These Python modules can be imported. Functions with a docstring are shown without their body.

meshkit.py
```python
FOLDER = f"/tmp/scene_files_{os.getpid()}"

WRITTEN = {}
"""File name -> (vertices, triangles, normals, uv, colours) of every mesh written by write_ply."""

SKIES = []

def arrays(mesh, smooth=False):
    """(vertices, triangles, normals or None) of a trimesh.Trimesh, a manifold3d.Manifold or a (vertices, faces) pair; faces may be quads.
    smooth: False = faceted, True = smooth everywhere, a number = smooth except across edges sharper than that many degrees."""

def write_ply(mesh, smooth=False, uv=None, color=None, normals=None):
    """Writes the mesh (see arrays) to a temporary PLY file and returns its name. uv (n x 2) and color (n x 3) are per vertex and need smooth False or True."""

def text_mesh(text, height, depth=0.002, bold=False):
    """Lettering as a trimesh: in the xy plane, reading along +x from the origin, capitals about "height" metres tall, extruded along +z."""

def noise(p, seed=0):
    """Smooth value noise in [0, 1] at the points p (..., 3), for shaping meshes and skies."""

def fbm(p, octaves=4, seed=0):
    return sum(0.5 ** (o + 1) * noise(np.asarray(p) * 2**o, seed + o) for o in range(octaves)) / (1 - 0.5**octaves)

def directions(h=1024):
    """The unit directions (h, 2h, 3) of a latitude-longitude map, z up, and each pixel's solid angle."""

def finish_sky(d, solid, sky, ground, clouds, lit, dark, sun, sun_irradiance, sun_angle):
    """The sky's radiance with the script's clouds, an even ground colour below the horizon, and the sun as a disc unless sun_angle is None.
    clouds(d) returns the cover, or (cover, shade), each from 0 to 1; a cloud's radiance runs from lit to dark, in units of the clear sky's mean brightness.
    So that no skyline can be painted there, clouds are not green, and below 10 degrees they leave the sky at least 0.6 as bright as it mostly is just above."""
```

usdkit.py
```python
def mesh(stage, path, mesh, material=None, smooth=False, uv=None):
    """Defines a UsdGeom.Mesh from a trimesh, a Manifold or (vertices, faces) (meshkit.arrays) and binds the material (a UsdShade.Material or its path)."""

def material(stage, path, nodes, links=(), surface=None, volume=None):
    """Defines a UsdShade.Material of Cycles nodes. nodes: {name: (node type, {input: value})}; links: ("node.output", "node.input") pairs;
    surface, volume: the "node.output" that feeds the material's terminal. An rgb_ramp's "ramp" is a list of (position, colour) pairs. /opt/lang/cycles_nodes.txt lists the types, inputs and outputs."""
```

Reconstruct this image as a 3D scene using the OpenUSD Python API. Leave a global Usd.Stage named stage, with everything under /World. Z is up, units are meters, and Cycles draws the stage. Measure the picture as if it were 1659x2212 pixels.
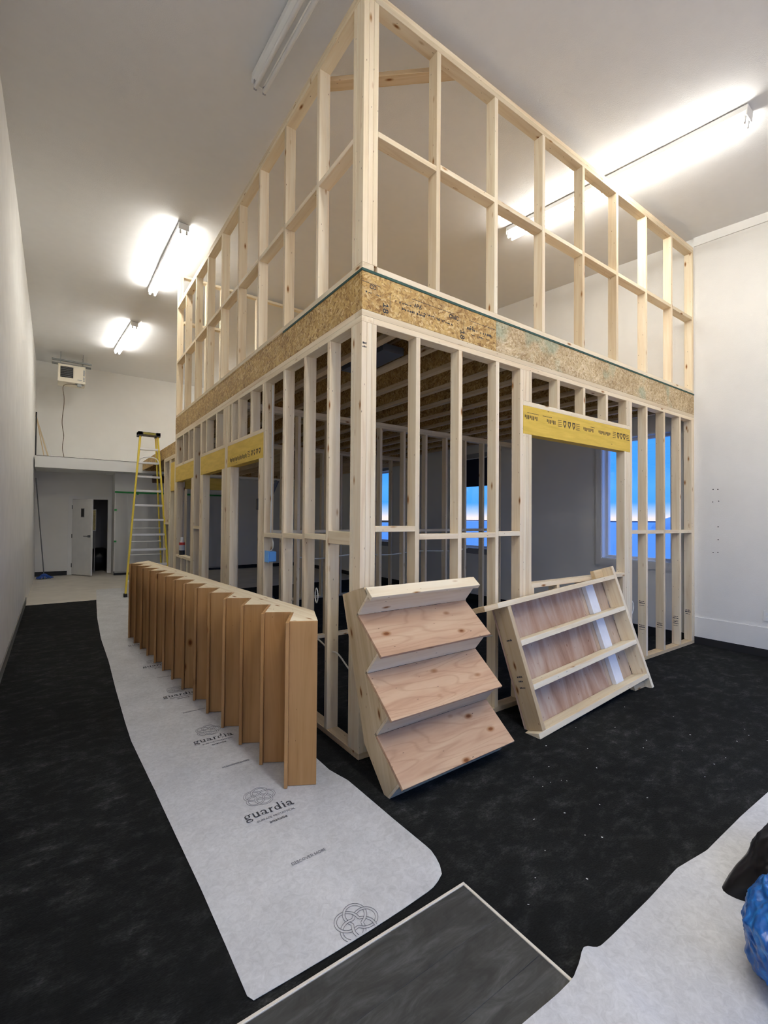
import math, random
import numpy as np, trimesh, usdkit, meshkit
from shapely.geometry import Polygon, LineString, box as sbox
from shapely import affinity, union_all
from pxr import Usd, UsdGeom, UsdLux, UsdShade, Gf, Sdf

random.seed(7); rng = np.random.default_rng(7)
stage = Usd.Stage.CreateInMemory()
UsdGeom.SetStageUpAxis(stage, 'Z'); UsdGeom.SetStageMetersPerUnit(stage, 1.0)
UsdGeom.Xform.Define(stage, '/World'); UsdGeom.Scope.Define(stage, '/World/Looks')

# ------------------------------------------------------------------ camera, sky, exposure
EXPOSURE = 0.3
TUBE, TUBE_NEW = 44.0, 92.0
TUBE_COLOR = (1.0, 0.975, 0.92)
SKY = 1.0
YAW, PIT, ROL = .6186, .0156, .0076
EYE = np.array([-1.5535, -2.4378, 1.4954])
fw = np.array([math.sin(YAW)*math.cos(PIT), math.cos(YAW)*math.cos(PIT), math.sin(PIT)])
rt = np.array([math.cos(YAW), -math.sin(YAW), 0]); up = np.cross(rt, fw)
r2 = rt*math.cos(ROL)+up*math.sin(ROL); u2 = -rt*math.sin(ROL)+up*math.cos(ROL)
cam = UsdGeom.Camera.Define(stage, '/World/camera')
cam.AddTransformOp().Set(Gf.Matrix4d(*r2, 0, *u2, 0, *(-fw), 0, *EYE, 1))
cam.CreateHorizontalApertureAttr(36.0); cam.CreateVerticalApertureAttr(48.0)
cam.CreateFocalLengthAttr(36.0*999.14/1659); cam.CreateClippingRangeAttr((0.05, 5000)); cam.CreateExposureAttr(EXPOSURE)

T = Sdf.ValueTypeNames
L = '/World/Looks/'
def mat(name, nodes, links=(), surface='p.BSDF', volume=None):
    return usdkit.material(stage, L+name, nodes, links, surface=surface, volume=volume)

# dusk sky: pale pink band on the horizon, blue above
sky = mat('dusk_sky', {
    'g': ('texture_coordinate', {}), 's': ('separate_xyz', {}),
    'mr': ('map_range', {'from_min': -0.05, 'from_max': 0.95, 'to_min': 0.0, 'to_max': 1.0, 'clamp': True}),
    'r': ('rgb_ramp', {'ramp': [(0, (1.0, .84, .78)), (.055, (1.0, .88, .84)), (.066, (.50, .66, 1.15)), (.085, (.07, .38, 1.2)), (.115, (.095, .42, 1.22)), (.15, (.06, .36, 1.2)), (.26, (.08, .38, 1.25)), (.5, (.22, .52, 1.4)), (1, (.32, .60, 1.4))]}),
    'b': ('background_shader', {'strength': SKY})},
    [('g.generated', 's.vector'), ('s.z', 'mr.value'), ('mr.result', 'r.fac'), ('r.color', 'b.color')], surface='b.background')
dome = UsdLux.DomeLight.Define(stage, '/World/sky')
dome.CreateIntensityAttr(1.0)
UsdShade.MaterialBindingAPI.Apply(dome.GetPrim()).Bind(sky)

# ------------------------------------------------------------------ materials
def wood(name, c0, c1, c2, knot=.075, knot_col=(.22, .11, .05), rough=.62, streak=(1.1, 20, 20), kscale=(3.4, 10, 10), vary=.16, ring=0.0, nail=.05, pink=.25):
    nodes = {
        'tc': ('texture_coordinate', {}), 'oi': ('object_info', {}),
        'm1': ('math', {'math_type': 'multiply', 'value2': 17.0}), 'm2': ('math', {'math_type': 'multiply', 'value2': 31.0}), 'm3': ('math', {'math_type': 'multiply', 'value2': 53.0}),
        'cx': ('combine_xyz', {}), 'ad': ('vector_math', {'math_type': 'add'}),
        'mp': ('mapping', {'scale': streak}), 'n1': ('noise_texture', {'scale': 1.0, 'detail': 5.0, 'roughness': .6, 'distortion': .6}),
        'r1': ('rgb_ramp', {'ramp': [(.25, c2), (.45, c1), (.65, c0), (1, c0)]}),
        'mpk': ('mapping', {'scale': kscale}), 'vk': ('voronoi_texture', {'scale': 1.0, 'randomness': 1.0}),
        'rk': ('rgb_ramp', {'ramp': [(0, knot_col), (knot*.7, tuple(k*1.6 for k in knot_col)), (knot, (.62, .46, .32)), (knot*1.9, (1, 1, 1)), (1, (1, 1, 1))]}),
        'mk': ('mix', {'mix_type': 'multiply', 'fac': 1.0}),
        'mpn': ('mapping', {'scale': (9, 30, 30)}), 'vn': ('voronoi_texture', {'scale': 1.0}),
        'rn': ('rgb_ramp', {'ramp': [(0, (.10, .07, .05)), (nail, (.16, .11, .08)), (nail*1.5, (1, 1, 1)), (1, (1, 1, 1))]}),
        'mn': ('mix', {'mix_type': 'multiply', 'fac': .85}),
        'tone': ('rgb_ramp', {'ramp': [(0, (1-vary*1.3, 1-vary*1.6, 1-vary*1.9)), (.35, (1, .97, .93)), (.7, (1, 1-pink*.22, 1-pink*.35)), (1, (1, 1, 1))]}),
        'mt': ('mix', {'mix_type': 'multiply', 'fac': 1.0}),
        'bp': ('bump', {'strength': .25, 'distance': .0015}),
        'p': ('principled_bsdf', {'roughness': rough, 'specular_ior_level': .2})}
    links = [('oi.random', 'm1.value1'), ('oi.random', 'm2.value1'), ('oi.random', 'm3.value1'), ('m1.value', 'cx.x'), ('m2.value', 'cx.y'), ('m3.value', 'cx.z'),
             ('tc.object', 'ad.vector1'), ('cx.vector', 'ad.vector2'), ('ad.vector', 'mp.vector'), ('mp.vector', 'n1.vector'), ('n1.fac', 'r1.fac'),
             ('ad.vector', 'mpk.vector'), ('mpk.vector', 'vk.vector'), ('vk.distance', 'rk.fac'), ('ad.vector', 'mpn.vector'), ('mpn.vector', 'vn.vector'), ('vn.distance', 'rn.fac'),
             ('r1.color', 'mk.color1'), ('rk.color', 'mk.color2'), ('mk.color', 'mn.color1'), ('rn.color', 'mn.color2'), ('oi.random', 'tone.fac'), ('mn.color', 'mt.color1'), ('tone.color', 'mt.color2'),
             ('n1.fac', 'bp.height'), ('bp.normal', 'p.normal')]
    if ring:
        nodes |= {'mpr': ('mapping', {'scale': (.55, 3.4, 3.4)}), 'nr': ('noise_texture', {'scale': 1.6, 'detail': 1.5, 'distortion': .4}),
                  'mul': ('math', {'math_type': 'multiply', 'value2': 26.0}), 'fr': ('math', {'math_type': 'pingpong', 'value2': 1.0}),
                  'rr': ('rgb_ramp', {'ramp': [(0, (1-ring, 1-ring*1.25, 1-ring*1.45)), (.35, (1, 1, 1)), (1, (1, 1, 1))]}), 'mr': ('mix', {'mix_type': 'multiply', 'fac': 1.0})}
        links += [('ad.vector', 'mpr.vector'), ('mpr.vector', 'nr.vector'), ('nr.fac', 'mul.value1'), ('mul.value', 'fr.value1'), ('fr.value', 'rr.fac'), ('mt.color', 'mr.color1'), ('rr.color', 'mr.color2'), ('mr.color', 'p.base_color')]
    else:
        links.append(('mt.color', 'p.base_color'))
    return mat(name, nodes, links)

WOOD = wood('spruce_lumber', (.88, .80, .62), (.82, .71, .51), (.70, .55, .36))
WOOD_TAN = wood('tan_lumber', (.68, .56, .38), (.60, .47, .29), (.48, .35, .20))
PLY_TREAD = wood('fir_plywood', (.62, .44, .295), (.55, .36, .235), (.42, .25, .155), knot=.10, kscale=(4.5, 9, 9), streak=(.8, 9, 9), ring=.13, nail=.05, vary=.06)
PLY_PALE = wood('pale_fir_plywood', (.74, .56, .41), (.70, .50, .35), (.58, .38, .26), knot=.10, kscale=(4.5, 9, 9), streak=(.8, 9, 9), ring=.13, nail=.05, vary=.06)
PLY_RISER = wood('brown_riser_plywood', (.47, .275, .12), (.41, .23, .09), (.30, .155, .058), knot=.07, streak=(.9, 14, 14), kscale=(3, 5, 5), nail=.03, vary=.12)
PLY_BACK = wood('weathered_plywood', (.54, .43, .35), (.43, .28, .205), (.27, .15, .10), rough=.8, knot=.03, streak=(1.3, 8, 8), nail=.05, vary=.05)
PLY_EDGE = wood('tan_plywood', (.58, .46, .34), (.50, .38, .27), (.38, .27, .18), knot=.05, streak=(1.5, 9, 9), nail=.04)

def plain(name, col, rough=.5, metallic=0.0, bump=0.0, bscale=60.0, mott=0.0, mscale=8.0, **kw):
    nodes = {'p': ('principled_bsdf', {'base_color': col, 'roughness': rough, 'metallic': metallic, **kw})}
    links = []
    if bump or mott:
        nodes['tc'] = ('geometry', {})
        if bump:
            nodes['n'] = ('noise_texture', {'scale': bscale, 'detail': 3.0}); nodes['b'] = ('bump', {'strength': bump, 'distance': .004})
            links += [('tc.position', 'n.vector'), ('n.fac', 'b.height'), ('b.normal', 'p.normal')]
        if mott:
            nodes['n2'] = ('noise_texture', {'scale': mscale, 'detail': 4.0, 'roughness': .65})
            nodes['r2'] = ('rgb_ramp', {'ramp': [(.3, tuple(c*(1-mott) for c in col)), (.7, tuple(min(1, c*(1+mott*.6)) for c in col))]})
            links += [('tc.position', 'n2.vector'), ('n2.fac', 'r2.fac'), ('r2.color', 'p.base_color')]
    return mat(name, nodes, links)

PAINT = plain('white_wall_paint', (.79, .78, .745), .75, bump=.25, bscale=90, mott=.03, mscale=2.0)
PAINT_L = plain('scuffed_wall_paint', (.80, .79, .76), .8, bump=.3, bscale=60, mott=.06, mscale=3.0)
CEIL = plain('ceiling_paint', (.74, .74, .735), .9, bump=.35, bscale=120, mott=.02)
TRIMW = plain('white_trim', (.78, .78, .76), .45)
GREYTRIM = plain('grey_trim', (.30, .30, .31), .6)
VINYLW = plain('white_vinyl', (.75, .77, .80), .4)
RUBBER = plain('black_rubber_base', (.012, .012, .013), .55)
GREYBASE = plain('grey_base', (.16, .155, .145), .6, mott=.15, mscale=20)
DARK = plain('black_plastic', (.015, .015, .016), .4)
METAL = plain('aluminium', (.90, .90, .90), .35, .15)
STEEL = plain('galvanised_steel', (.22, .23, .23), .5, .6)
WHITEMETAL = plain('white_enamel', (.80, .80, .77), .4)
CREAMSTRIP = plain('cream_strip', (.66, .60, .50), .5)
CREAM = plain('cream_enamel', (.74, .68, .55), .45)
YELLOW = plain('yellow_fibreglass', (.86, .66, .06), .45)
GREENTAPE = plain('green_tape', (.02, .28, .06), .6)
GREENPAINT = plain('green_edge_paint', (.015, .06, .045), .7)
CABLE = plain('white_cable', (.72, .72, .66), .5)
DARKCABLE = plain('brown_cable', (.16, .12, .08), .6)
BOXBLUE = plain('blue_plastic_box', (.16, .46, .95), .35)
INK = plain('black_ink', (.035, .035, .04), .9)
INKGREY = plain('grey_ink', (.13, .13, .14), .9)
INKBROWN = plain('brown_ink', (.10, .07, .03), .9)
CONCRETE = plain('beige_vinyl_floor', (.56, .52, .45), .5, mott=.12, mscale=3, bump=.05)
SNOW = plain('snow_ground', (.30, .44, .56), .9, mott=.05, mscale=.05)
HILL = plain('far_hills', (.10, .13, .20), .9)
REDC = plain('red_plastic', (.55, .04, .02), .4)
SILVERC = plain('silver_label', (.55, .56, .57), .4)
MOPBLUE = plain('blue_mop_yarn', (.03, .09, .36), .9, bump=.8, bscale=160)
BROWNROLL = plain('brown_kraft', (.11, .06, .04), .7, mott=.2, mscale=14)
DUCT = plain('grey_duct', (.10, .11, .13), .5, .3)
NAVY = plain('navy_shade', (.006, .010, .035), .8)
CARDTAG = plain('paper_tag', (.48, .40, .29), .8)
WHITEPAINTED = plain('white_painted_board', (.78, .80, .84), .6, mott=.05, mscale=12)
BLACKBAG = plain('black_bag_plastic', (.006, .006, .007), .32, specular_ior_level=.25)
BLUEBAG = mat('blue_bag_plastic', {'tc': ('geometry', {}), 'n': ('noise_texture', {'scale': 14.0, 'detail': 4.0, 'distortion': 1.5}),
    'r': ('rgb_ramp', {'ramp': [(.3, (.005, .05, .22)), (.55, (.01, .13, .46)), (.75, (.05, .28, .66))]}), 'b': ('bump', {'strength': .5, 'distance': .01}), 'p': ('principled_bsdf', {'roughness': .25})},
    [('tc.position', 'n.vector'), ('n.fac', 'r.fac'), ('r.color', 'p.base_color'), ('n.fac', 'b.height'), ('b.normal', 'p.normal')])
SHEETPLASTIC = mat('poly_sheet', {'t': ('transparent_bsdf', {'color': (.95, .95, .95)}), 'p': ('principled_bsdf', {'base_color': (.62, .62, .59), 'roughness': .3}), 'm': ('mix_closure', {'fac': .62})},
    [('t.BSDF', 'm.closure1'), ('p.BSDF', 'm.closure2')], surface='m.closure')
GLASS = mat('window_glass', {'t': ('transparent_bsdf', {'color': (.97, .98, 1.0)}), 'g': ('glossy_bsdf', {'color': (1, 1, 1), 'roughness': .02}), 'm': ('mix_closure', {'fac': .05})},
    [('t.BSDF', 'm.closure1'), ('g.BSDF', 'm.closure2')], surface='m.closure')
TUBELIT = mat('lit_tube', {'e': ('emission', {'color': TUBE_COLOR, 'strength': TUBE})}, surface='e.emission')
TUBENEW = mat('lit_tube_front', {'e': ('emission', {'color': TUBE_COLOR, 'strength': TUBE_NEW})}, surface='e.emission')
TUBEOFF = plain('unlit_tube', (.72, .72, .70), .3)

def osb(name, ramp, green=0.0):
    nodes = {'tc': ('texture_coordinate', {}), 'oi': ('object_info', {}), 'mm': ('math', {'math_type': 'multiply', 'value2': 23.0}), 'cx': ('combine_xyz', {}), 'a0': ('vector_math', {'math_type': 'add'}),
        'nd': ('noise_texture', {'scale': 22.0, 'detail': 2.0}), 'sc': ('vector_math', {'math_type': 'scale', 'scale': .022}), 'ad': ('vector_math', {'math_type': 'add'}),
        'pick': ('voronoi_texture', {'scale': 13.0}), 'ps': ('separate_xyz', {}), 'pr': ('math', {'math_type': 'greater_than', 'value2': .5}), 'mx': ('mix', {'mix_type': 'multiply', 'fac': 1.0}), 'mv': ('mix', {}),
        'n2': ('noise_texture', {'scale': 90.0, 'detail': 3.0}), 'r2': ('rgb_ramp', {'ramp': [(.30, (.42, .34, .26)), (.40, (.92, .90, .87)), (.7, (1.05, 1.05, 1.05))]}),
        'n3': ('noise_texture', {'scale': 5.0, 'detail': 3.0}), 'r3': ('rgb_ramp', {'ramp': [(.35, (.80, .74, .66)), (.65, (1.08, 1.06, 1.02))]}), 'mx3': ('mix', {'mix_type': 'multiply', 'fac': 1.0}),
        'b': ('bump', {'strength': .4, 'distance': .002}), 'p': ('principled_bsdf', {'roughness': .6, 'specular_ior_level': .35})}
    links = [('oi.random', 'mm.value1'), ('mm.value', 'cx.x'), ('mm.value', 'cx.y'), ('mm.value', 'cx.z'), ('tc.object', 'a0.vector1'), ('cx.vector', 'a0.vector2'), ('a0.vector', 'nd.vector'), ('nd.color', 'sc.vector1'), ('a0.vector', 'ad.vector1'), ('sc.vector', 'ad.vector2'),
        ('a0.vector', 'pick.vector'), ('pick.color', 'ps.vector'), ('ps.x', 'pr.value1'), ('pr.value', 'mv.fac')]
    for k, rot in enumerate(((0, .45, .45), (0, -.75, -.75))):
        nodes |= {f'mp{k}': ('mapping', {'rotation': rot}), f'ms{k}': ('mapping', {'scale': (17, 70, 70)}), f'v{k}': ('voronoi_texture', {'scale': 1.0}), f's{k}': ('separate_xyz', {}), f'r{k}': ('rgb_ramp', {'ramp': ramp})}
        links += [('ad.vector', f'mp{k}.vector'), (f'mp{k}.vector', f'ms{k}.vector'), (f'ms{k}.vector', f'v{k}.vector'), (f'v{k}.color', f's{k}.vector'), (f's{k}.x', f'r{k}.fac'), (f'r{k}.color', f'mv.color{k+1}')]
    links += [('a0.vector', 'n2.vector'), ('n2.fac', 'r2.fac'), ('mv.color', 'mx.color1'), ('r2.color', 'mx.color2'), ('a0.vector', 'n3.vector'), ('n3.fac', 'r3.fac'), ('mx.color', 'mx3.color1'), ('r3.color', 'mx3.color2'), ('v0.distance', 'b.height'), ('b.normal', 'p.normal')]
    if green:
        nodes |= {'ng': ('noise_texture', {'scale': 3.2, 'detail': 2.0}), 'rg': ('rgb_ramp', {'ramp': [(.56, (0, 0, 0)), (.66, (1, 1, 1))]}), 'mg': ('mix', {'color2': (.22, .36, .27)}), 'mf': ('math', {'math_type': 'multiply', 'value2': green})}
        links += [('a0.vector', 'ng.vector'), ('ng.fac', 'rg.fac'), ('rg.color', 'mf.value1'), ('mf.value', 'mg.fac'), ('mx3.color', 'mg.color1'), ('mg.color', 'p.base_color')]
    else: links.append(('mx3.color', 'p.base_color'))
    return mat(name, nodes, links)
OSB = osb('osb', [(0, (.28, .155, .045)), (.15, (.42, .255, .08)), (.4, (.53, .35, .12)), (.65, (.60, .42, .165)), (.85, (.70, .54, .28)), (1, (.37, .22, .07))])
OSBG = osb('osb_green_flecked', [(0, (.40, .28, .14)), (.2, (.54, .42, .24)), (.5, (.62, .50, .31)), (.8, (.70, .60, .42)), (1, (.46, .33, .18))], .45)
LVL = mat('yellow_lvl', {'tc': ('texture_coordinate', {}), 'mp': ('mapping', {'scale': (2, 14, 14)}), 'n': ('noise_texture', {'scale': 2.0, 'detail': 5.0, 'roughness': .6}),
    'r': ('rgb_ramp', {'ramp': [(.3, (.64, .42, .045)), (.55, (.74, .50, .07)), (.75, (.80, .56, .10))]}),
    'mpn': ('mapping', {'scale': (5, 12, 12)}), 'vn': ('voronoi_texture', {'scale': 1.0}), 'rn': ('rgb_ramp', {'ramp': [(0, (.2, .15, .08)), (.05, (.3, .2, .1)), (.08, (1, 1, 1))]}), 'mn': ('mix', {'mix_type': 'multiply', 'fac': .8}), 'p': ('principled_bsdf', {'roughness': .6})},
    [('tc.object', 'mp.vector'), ('mp.vector', 'n.vector'), ('n.fac', 'r.fac'), ('tc.object', 'mpn.vector'), ('mpn.vector', 'vn.vector'), ('vn.distance', 'rn.fac'), ('r.color', 'mn.color1'), ('rn.color', 'mn.color2'), ('mn.color', 'p.base_color')])
CARPET = mat('charcoal_carpet', {'g': ('geometry', {}), 'm1': ('mapping', {'scale': (2.2, 3.6, 1)}), 'n1': ('noise_texture', {'scale': 3.0, 'detail': 7.0, 'roughness': .78, 'distortion': .15}),
    'r1': ('rgb_ramp', {'ramp': [(.34, (.0055, .0058, .0055)), (.50, (.0085, .009, .0088)), (.60, (.020, .0205, .0202)), (.72, (.060, .061, .060))]}),
    'm2': ('mapping', {'scale': (40, 90, 1)}), 'n2': ('noise_texture', {'scale': 2.0, 'detail': 3.0}), 'r2': ('rgb_ramp', {'ramp': [(.3, (.55, .55, .55)), (.7, (1.35, 1.35, 1.35))]}), 'mx': ('mix', {'mix_type': 'multiply', 'fac': 1.0}),
    'nb': ('noise_texture', {'scale': .8, 'detail': 2.0}), 'rb': ('rgb_ramp', {'ramp': [(.35, (.7, .7, .7)), (.65, (1.4, 1.4, 1.4))]}), 'mb': ('mix', {'mix_type': 'multiply', 'fac': 1.0}),
    'br': ('brick_texture', {'scale': 1.0, 'brick_width': .5, 'row_height': .5, 'mortar_size': .003, 'color1': (1, 1, 1), 'color2': (.93, .93, .93), 'mortar': (.82, .82, .82), 'offset': 0.0}), 'mt': ('mix', {'mix_type': 'multiply', 'fac': 1.0}),
    'b': ('bump', {'strength': .7, 'distance': .004}), 'p': ('principled_bsdf', {'roughness': .9, 'specular_ior_level': .12})},
    [('g.position', 'm1.vector'), ('m1.vector', 'n1.vector'), ('n1.fac', 'r1.fac'), ('g.position', 'm2.vector'), ('m2.vector', 'n2.vector'), ('n2.fac', 'r2.fac'), ('r1.color', 'mx.color1'), ('r2.color', 'mx.color2'),
     ('g.position', 'nb.vector'), ('nb.fac', 'rb.fac'), ('mx.color', 'mb.color1'), ('rb.color', 'mb.color2'), ('g.position', 'br.vector'), ('mb.color', 'mt.color1'), ('br.color', 'mt.color2'), ('mt.color', 'p.base_color'), ('n2.fac', 'b.height'), ('b.normal', 'p.normal')])
PAPER = mat('fibrous_grey_paper', {'g': ('geometry', {}), 'n1': ('noise_texture', {'scale': 34.0, 'detail': 5.0, 'roughness': .7, 'distortion': 1.0}), 'r1': ('rgb_ramp', {'ramp': [(.3, (.46, .46, .46)), (.55, (.56, .56, .56)), (.75, (.63, .63, .625))]}),
    'n2': ('noise_texture', {'scale': 4.0, 'detail': 2.0}), 'r2': ('rgb_ramp', {'ramp': [(.3, (.9, .9, .9)), (.7, (1.05, 1.05, 1.05))]}), 'mx': ('mix', {'mix_type': 'multiply', 'fac': 1.0}), 'b': ('bump', {'strength': .25, 'distance': .002}), 'p': ('principled_bsdf', {'roughness': .7})},
    [('g.position', 'n1.vector'), ('n1.fac', 'r1.fac'), ('g.position', 'n2.vector'), ('n2.fac', 'r2.fac'), ('r1.color', 'mx.color1'), ('r2.color', 'mx.color2'), ('mx.color', 'p.base_color'), ('n1.fac', 'b.height'), ('b.normal', 'p.normal')])
LVP = mat('grey_wood_plank', {'tc': ('texture_coordinate', {}), 'oi': ('object_info', {}), 'mm': ('math', {'math_type': 'multiply', 'value2': 40.0}), 'cx': ('combine_xyz', {}), 'ad': ('vector_math', {'math_type': 'add'}),
    'm1': ('mapping', {'scale': (1.6, 5.5, 1)}), 'n1': ('noise_texture', {'scale': 2.6, 'detail': 6.0, 'roughness': .68, 'distortion': 1.2}), 'r1': ('rgb_ramp', {'ramp': [(.3, (.016, .016, .015)), (.5, (.034, .035, .033)), (.62, (.056, .058, .056)), (.78, (.09, .092, .09))]}),
    'm2': ('mapping', {'scale': (4, 130, 1)}), 'n2': ('noise_texture', {'scale': 1.0, 'detail': 2.0}), 'r2': ('rgb_ramp', {'ramp': [(.35, (.88, .88, .88)), (.65, (1.08, 1.08, 1.08))]}), 'mx': ('mix', {'mix_type': 'multiply', 'fac': 1.0}), 'p': ('principled_bsdf', {'roughness': .5, 'specular_ior_level': .4})},
    [('oi.random', 'mm.value1'), ('mm.value', 'cx.x'), ('mm.value', 'cx.y'), ('tc.object', 'ad.vector1'), ('cx.vector', 'ad.vector2'), ('ad.vector', 'm1.vector'), ('m1.vector', 'n1.vector'), ('n1.fac', 'r1.fac'), ('ad.vector', 'm2.vector'), ('m2.vector', 'n2.vector'), ('n2.fac', 'r2.fac'), ('r1.color', 'mx.color1'), ('r2.color', 'mx.color2'), ('mx.color', 'p.base_color')])

# ------------------------------------------------------------------ helpers
used = {}
def numbered(parent, name):
    k = (parent, name); n = used.get(k, 0); used[k] = n+1
    return f'{parent}/{name}' if n == 0 else f'{parent}/{name}_{n:03d}'
def meta(p, label=None, cat=None, group=None, kind=None):
    for k, v in (('label', label), ('category', cat), ('group', group), ('kind', kind)):
        if v: p.SetCustomDataByKey(k, v)
MAT = {'/World': np.eye(4)}
def thing(name, label, cat, loc=(0, 0, 0), group=None, kind=None):
    path = numbered('/World', name); x = UsdGeom.Xform.Define(stage, path); x.AddTranslateOp().Set(Gf.Vec3d(*map(float, loc)))
    M = np.eye(4); M[:3, 3] = loc; MAT[path] = M; meta(x.GetPrim(), label, cat, group, kind); return path
def obj(name, mesh, m, parent='/World', smooth=False, label=None, cat=None, group=None, kind=None, R=None, c=(0, 0, 0)):
    """mesh in world coordinates unless R / c (axes as columns, origin in world) are given; parent: a thing, or a part for a sub-part"""
    path = numbered(parent, name); W = np.eye(4); PM = MAT[parent]
    if R is not None or np.any(np.asarray(c)):
        W[:3, :3] = np.eye(3) if R is None else np.asarray(R, float); W[:3, 3] = c
    elif parent != '/World':
        W[:3, 3] = PM[:3, 3]; mesh = mesh_shift(mesh, -PM[:3, 3])
    Lm = np.linalg.inv(PM)@W; g = usdkit.mesh(stage, path, mesh, m, smooth=smooth); MAT[path] = W
    if not np.allclose(Lm, np.eye(4)): g.AddTransformOp().Set(Gf.Matrix4d(*[float(q) for q in Lm.T.ravel()]))
    meta(g.GetPrim(), label, cat, group, kind); return path
def mesh_shift(mesh, d):
    if hasattr(mesh, 'to_mesh'):
        mm = mesh.to_mesh(); return trimesh.Trimesh(mm.vert_properties[:, :3]+d, mm.tri_verts, process=False)
    if isinstance(mesh, tuple): return (np.asarray(mesh[0])+d, mesh[1])
    t = mesh.copy(); t.apply_translation(d); return t
_cb = {}
def cbox(dx, dy, dz, ch=.002):
    k = (round(dx, 4), round(dy, 4), round(dz, 4), ch)
    if k not in _cb:
        h = np.array([dx, dy, dz])/2; c = min(ch, h.min()*.45); P = []
        for s in np.ndindex(2, 2, 2):
            s = np.array(s)*2-1
            for a in range(3):
                q = h-c; q = q.copy(); q[a] = h[a]; P.append(s*q)
        t = trimesh.convex.convex_hull(np.array(P)); _cb[k] = (np.array(t.vertices), np.array(t.faces))
    return _cb[k]
def ax_frame(dims):
    """axes so that the local x runs along the longest dimension"""
    i = int(np.argmax(dims)); j, k = (i+1) % 3, (i+2) % 3
    R = np.zeros((3, 3)); R[i, 0] = R[j, 1] = R[k, 2] = 1
    return R, np.array([dims[i], dims[j], dims[k]])
def board(name, lo, hi, parent, m=WOOD, label=None, ch=.002):
    lo, hi = np.minimum(lo, hi), np.maximum(lo, hi); d = np.array(hi, float)-lo
    R, ld = ax_frame(d)
    return obj(name, cbox(*ld, ch), m, parent, R=R, c=(np.array(lo)+hi)/2, label=label)
def beam(name, p, q, w, t, side, parent, m=WOOD, label=None, ch=.002):
    """board from p to q, width w along side, thickness t"""
    p, q = np.array(p, float), np.array(q, float); x = q-p; ln = np.linalg.norm(x); x /= ln
    s = np.array(side, float); s -= x*(s@x); s /= np.linalg.norm(s); z = np.cross(x, s)
    return obj(name, cbox(ln, w, t, ch), m, parent, R=np.c_[x, s, z], c=(p+q)/2, label=label)
def boxm(lo, hi):
    t = trimesh.creation.box(np.array(hi, float)-lo); t.apply_translation((np.array(lo, float)+hi)/2); return t
def cat_(ms): return trimesh.util.concatenate(ms)
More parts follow.
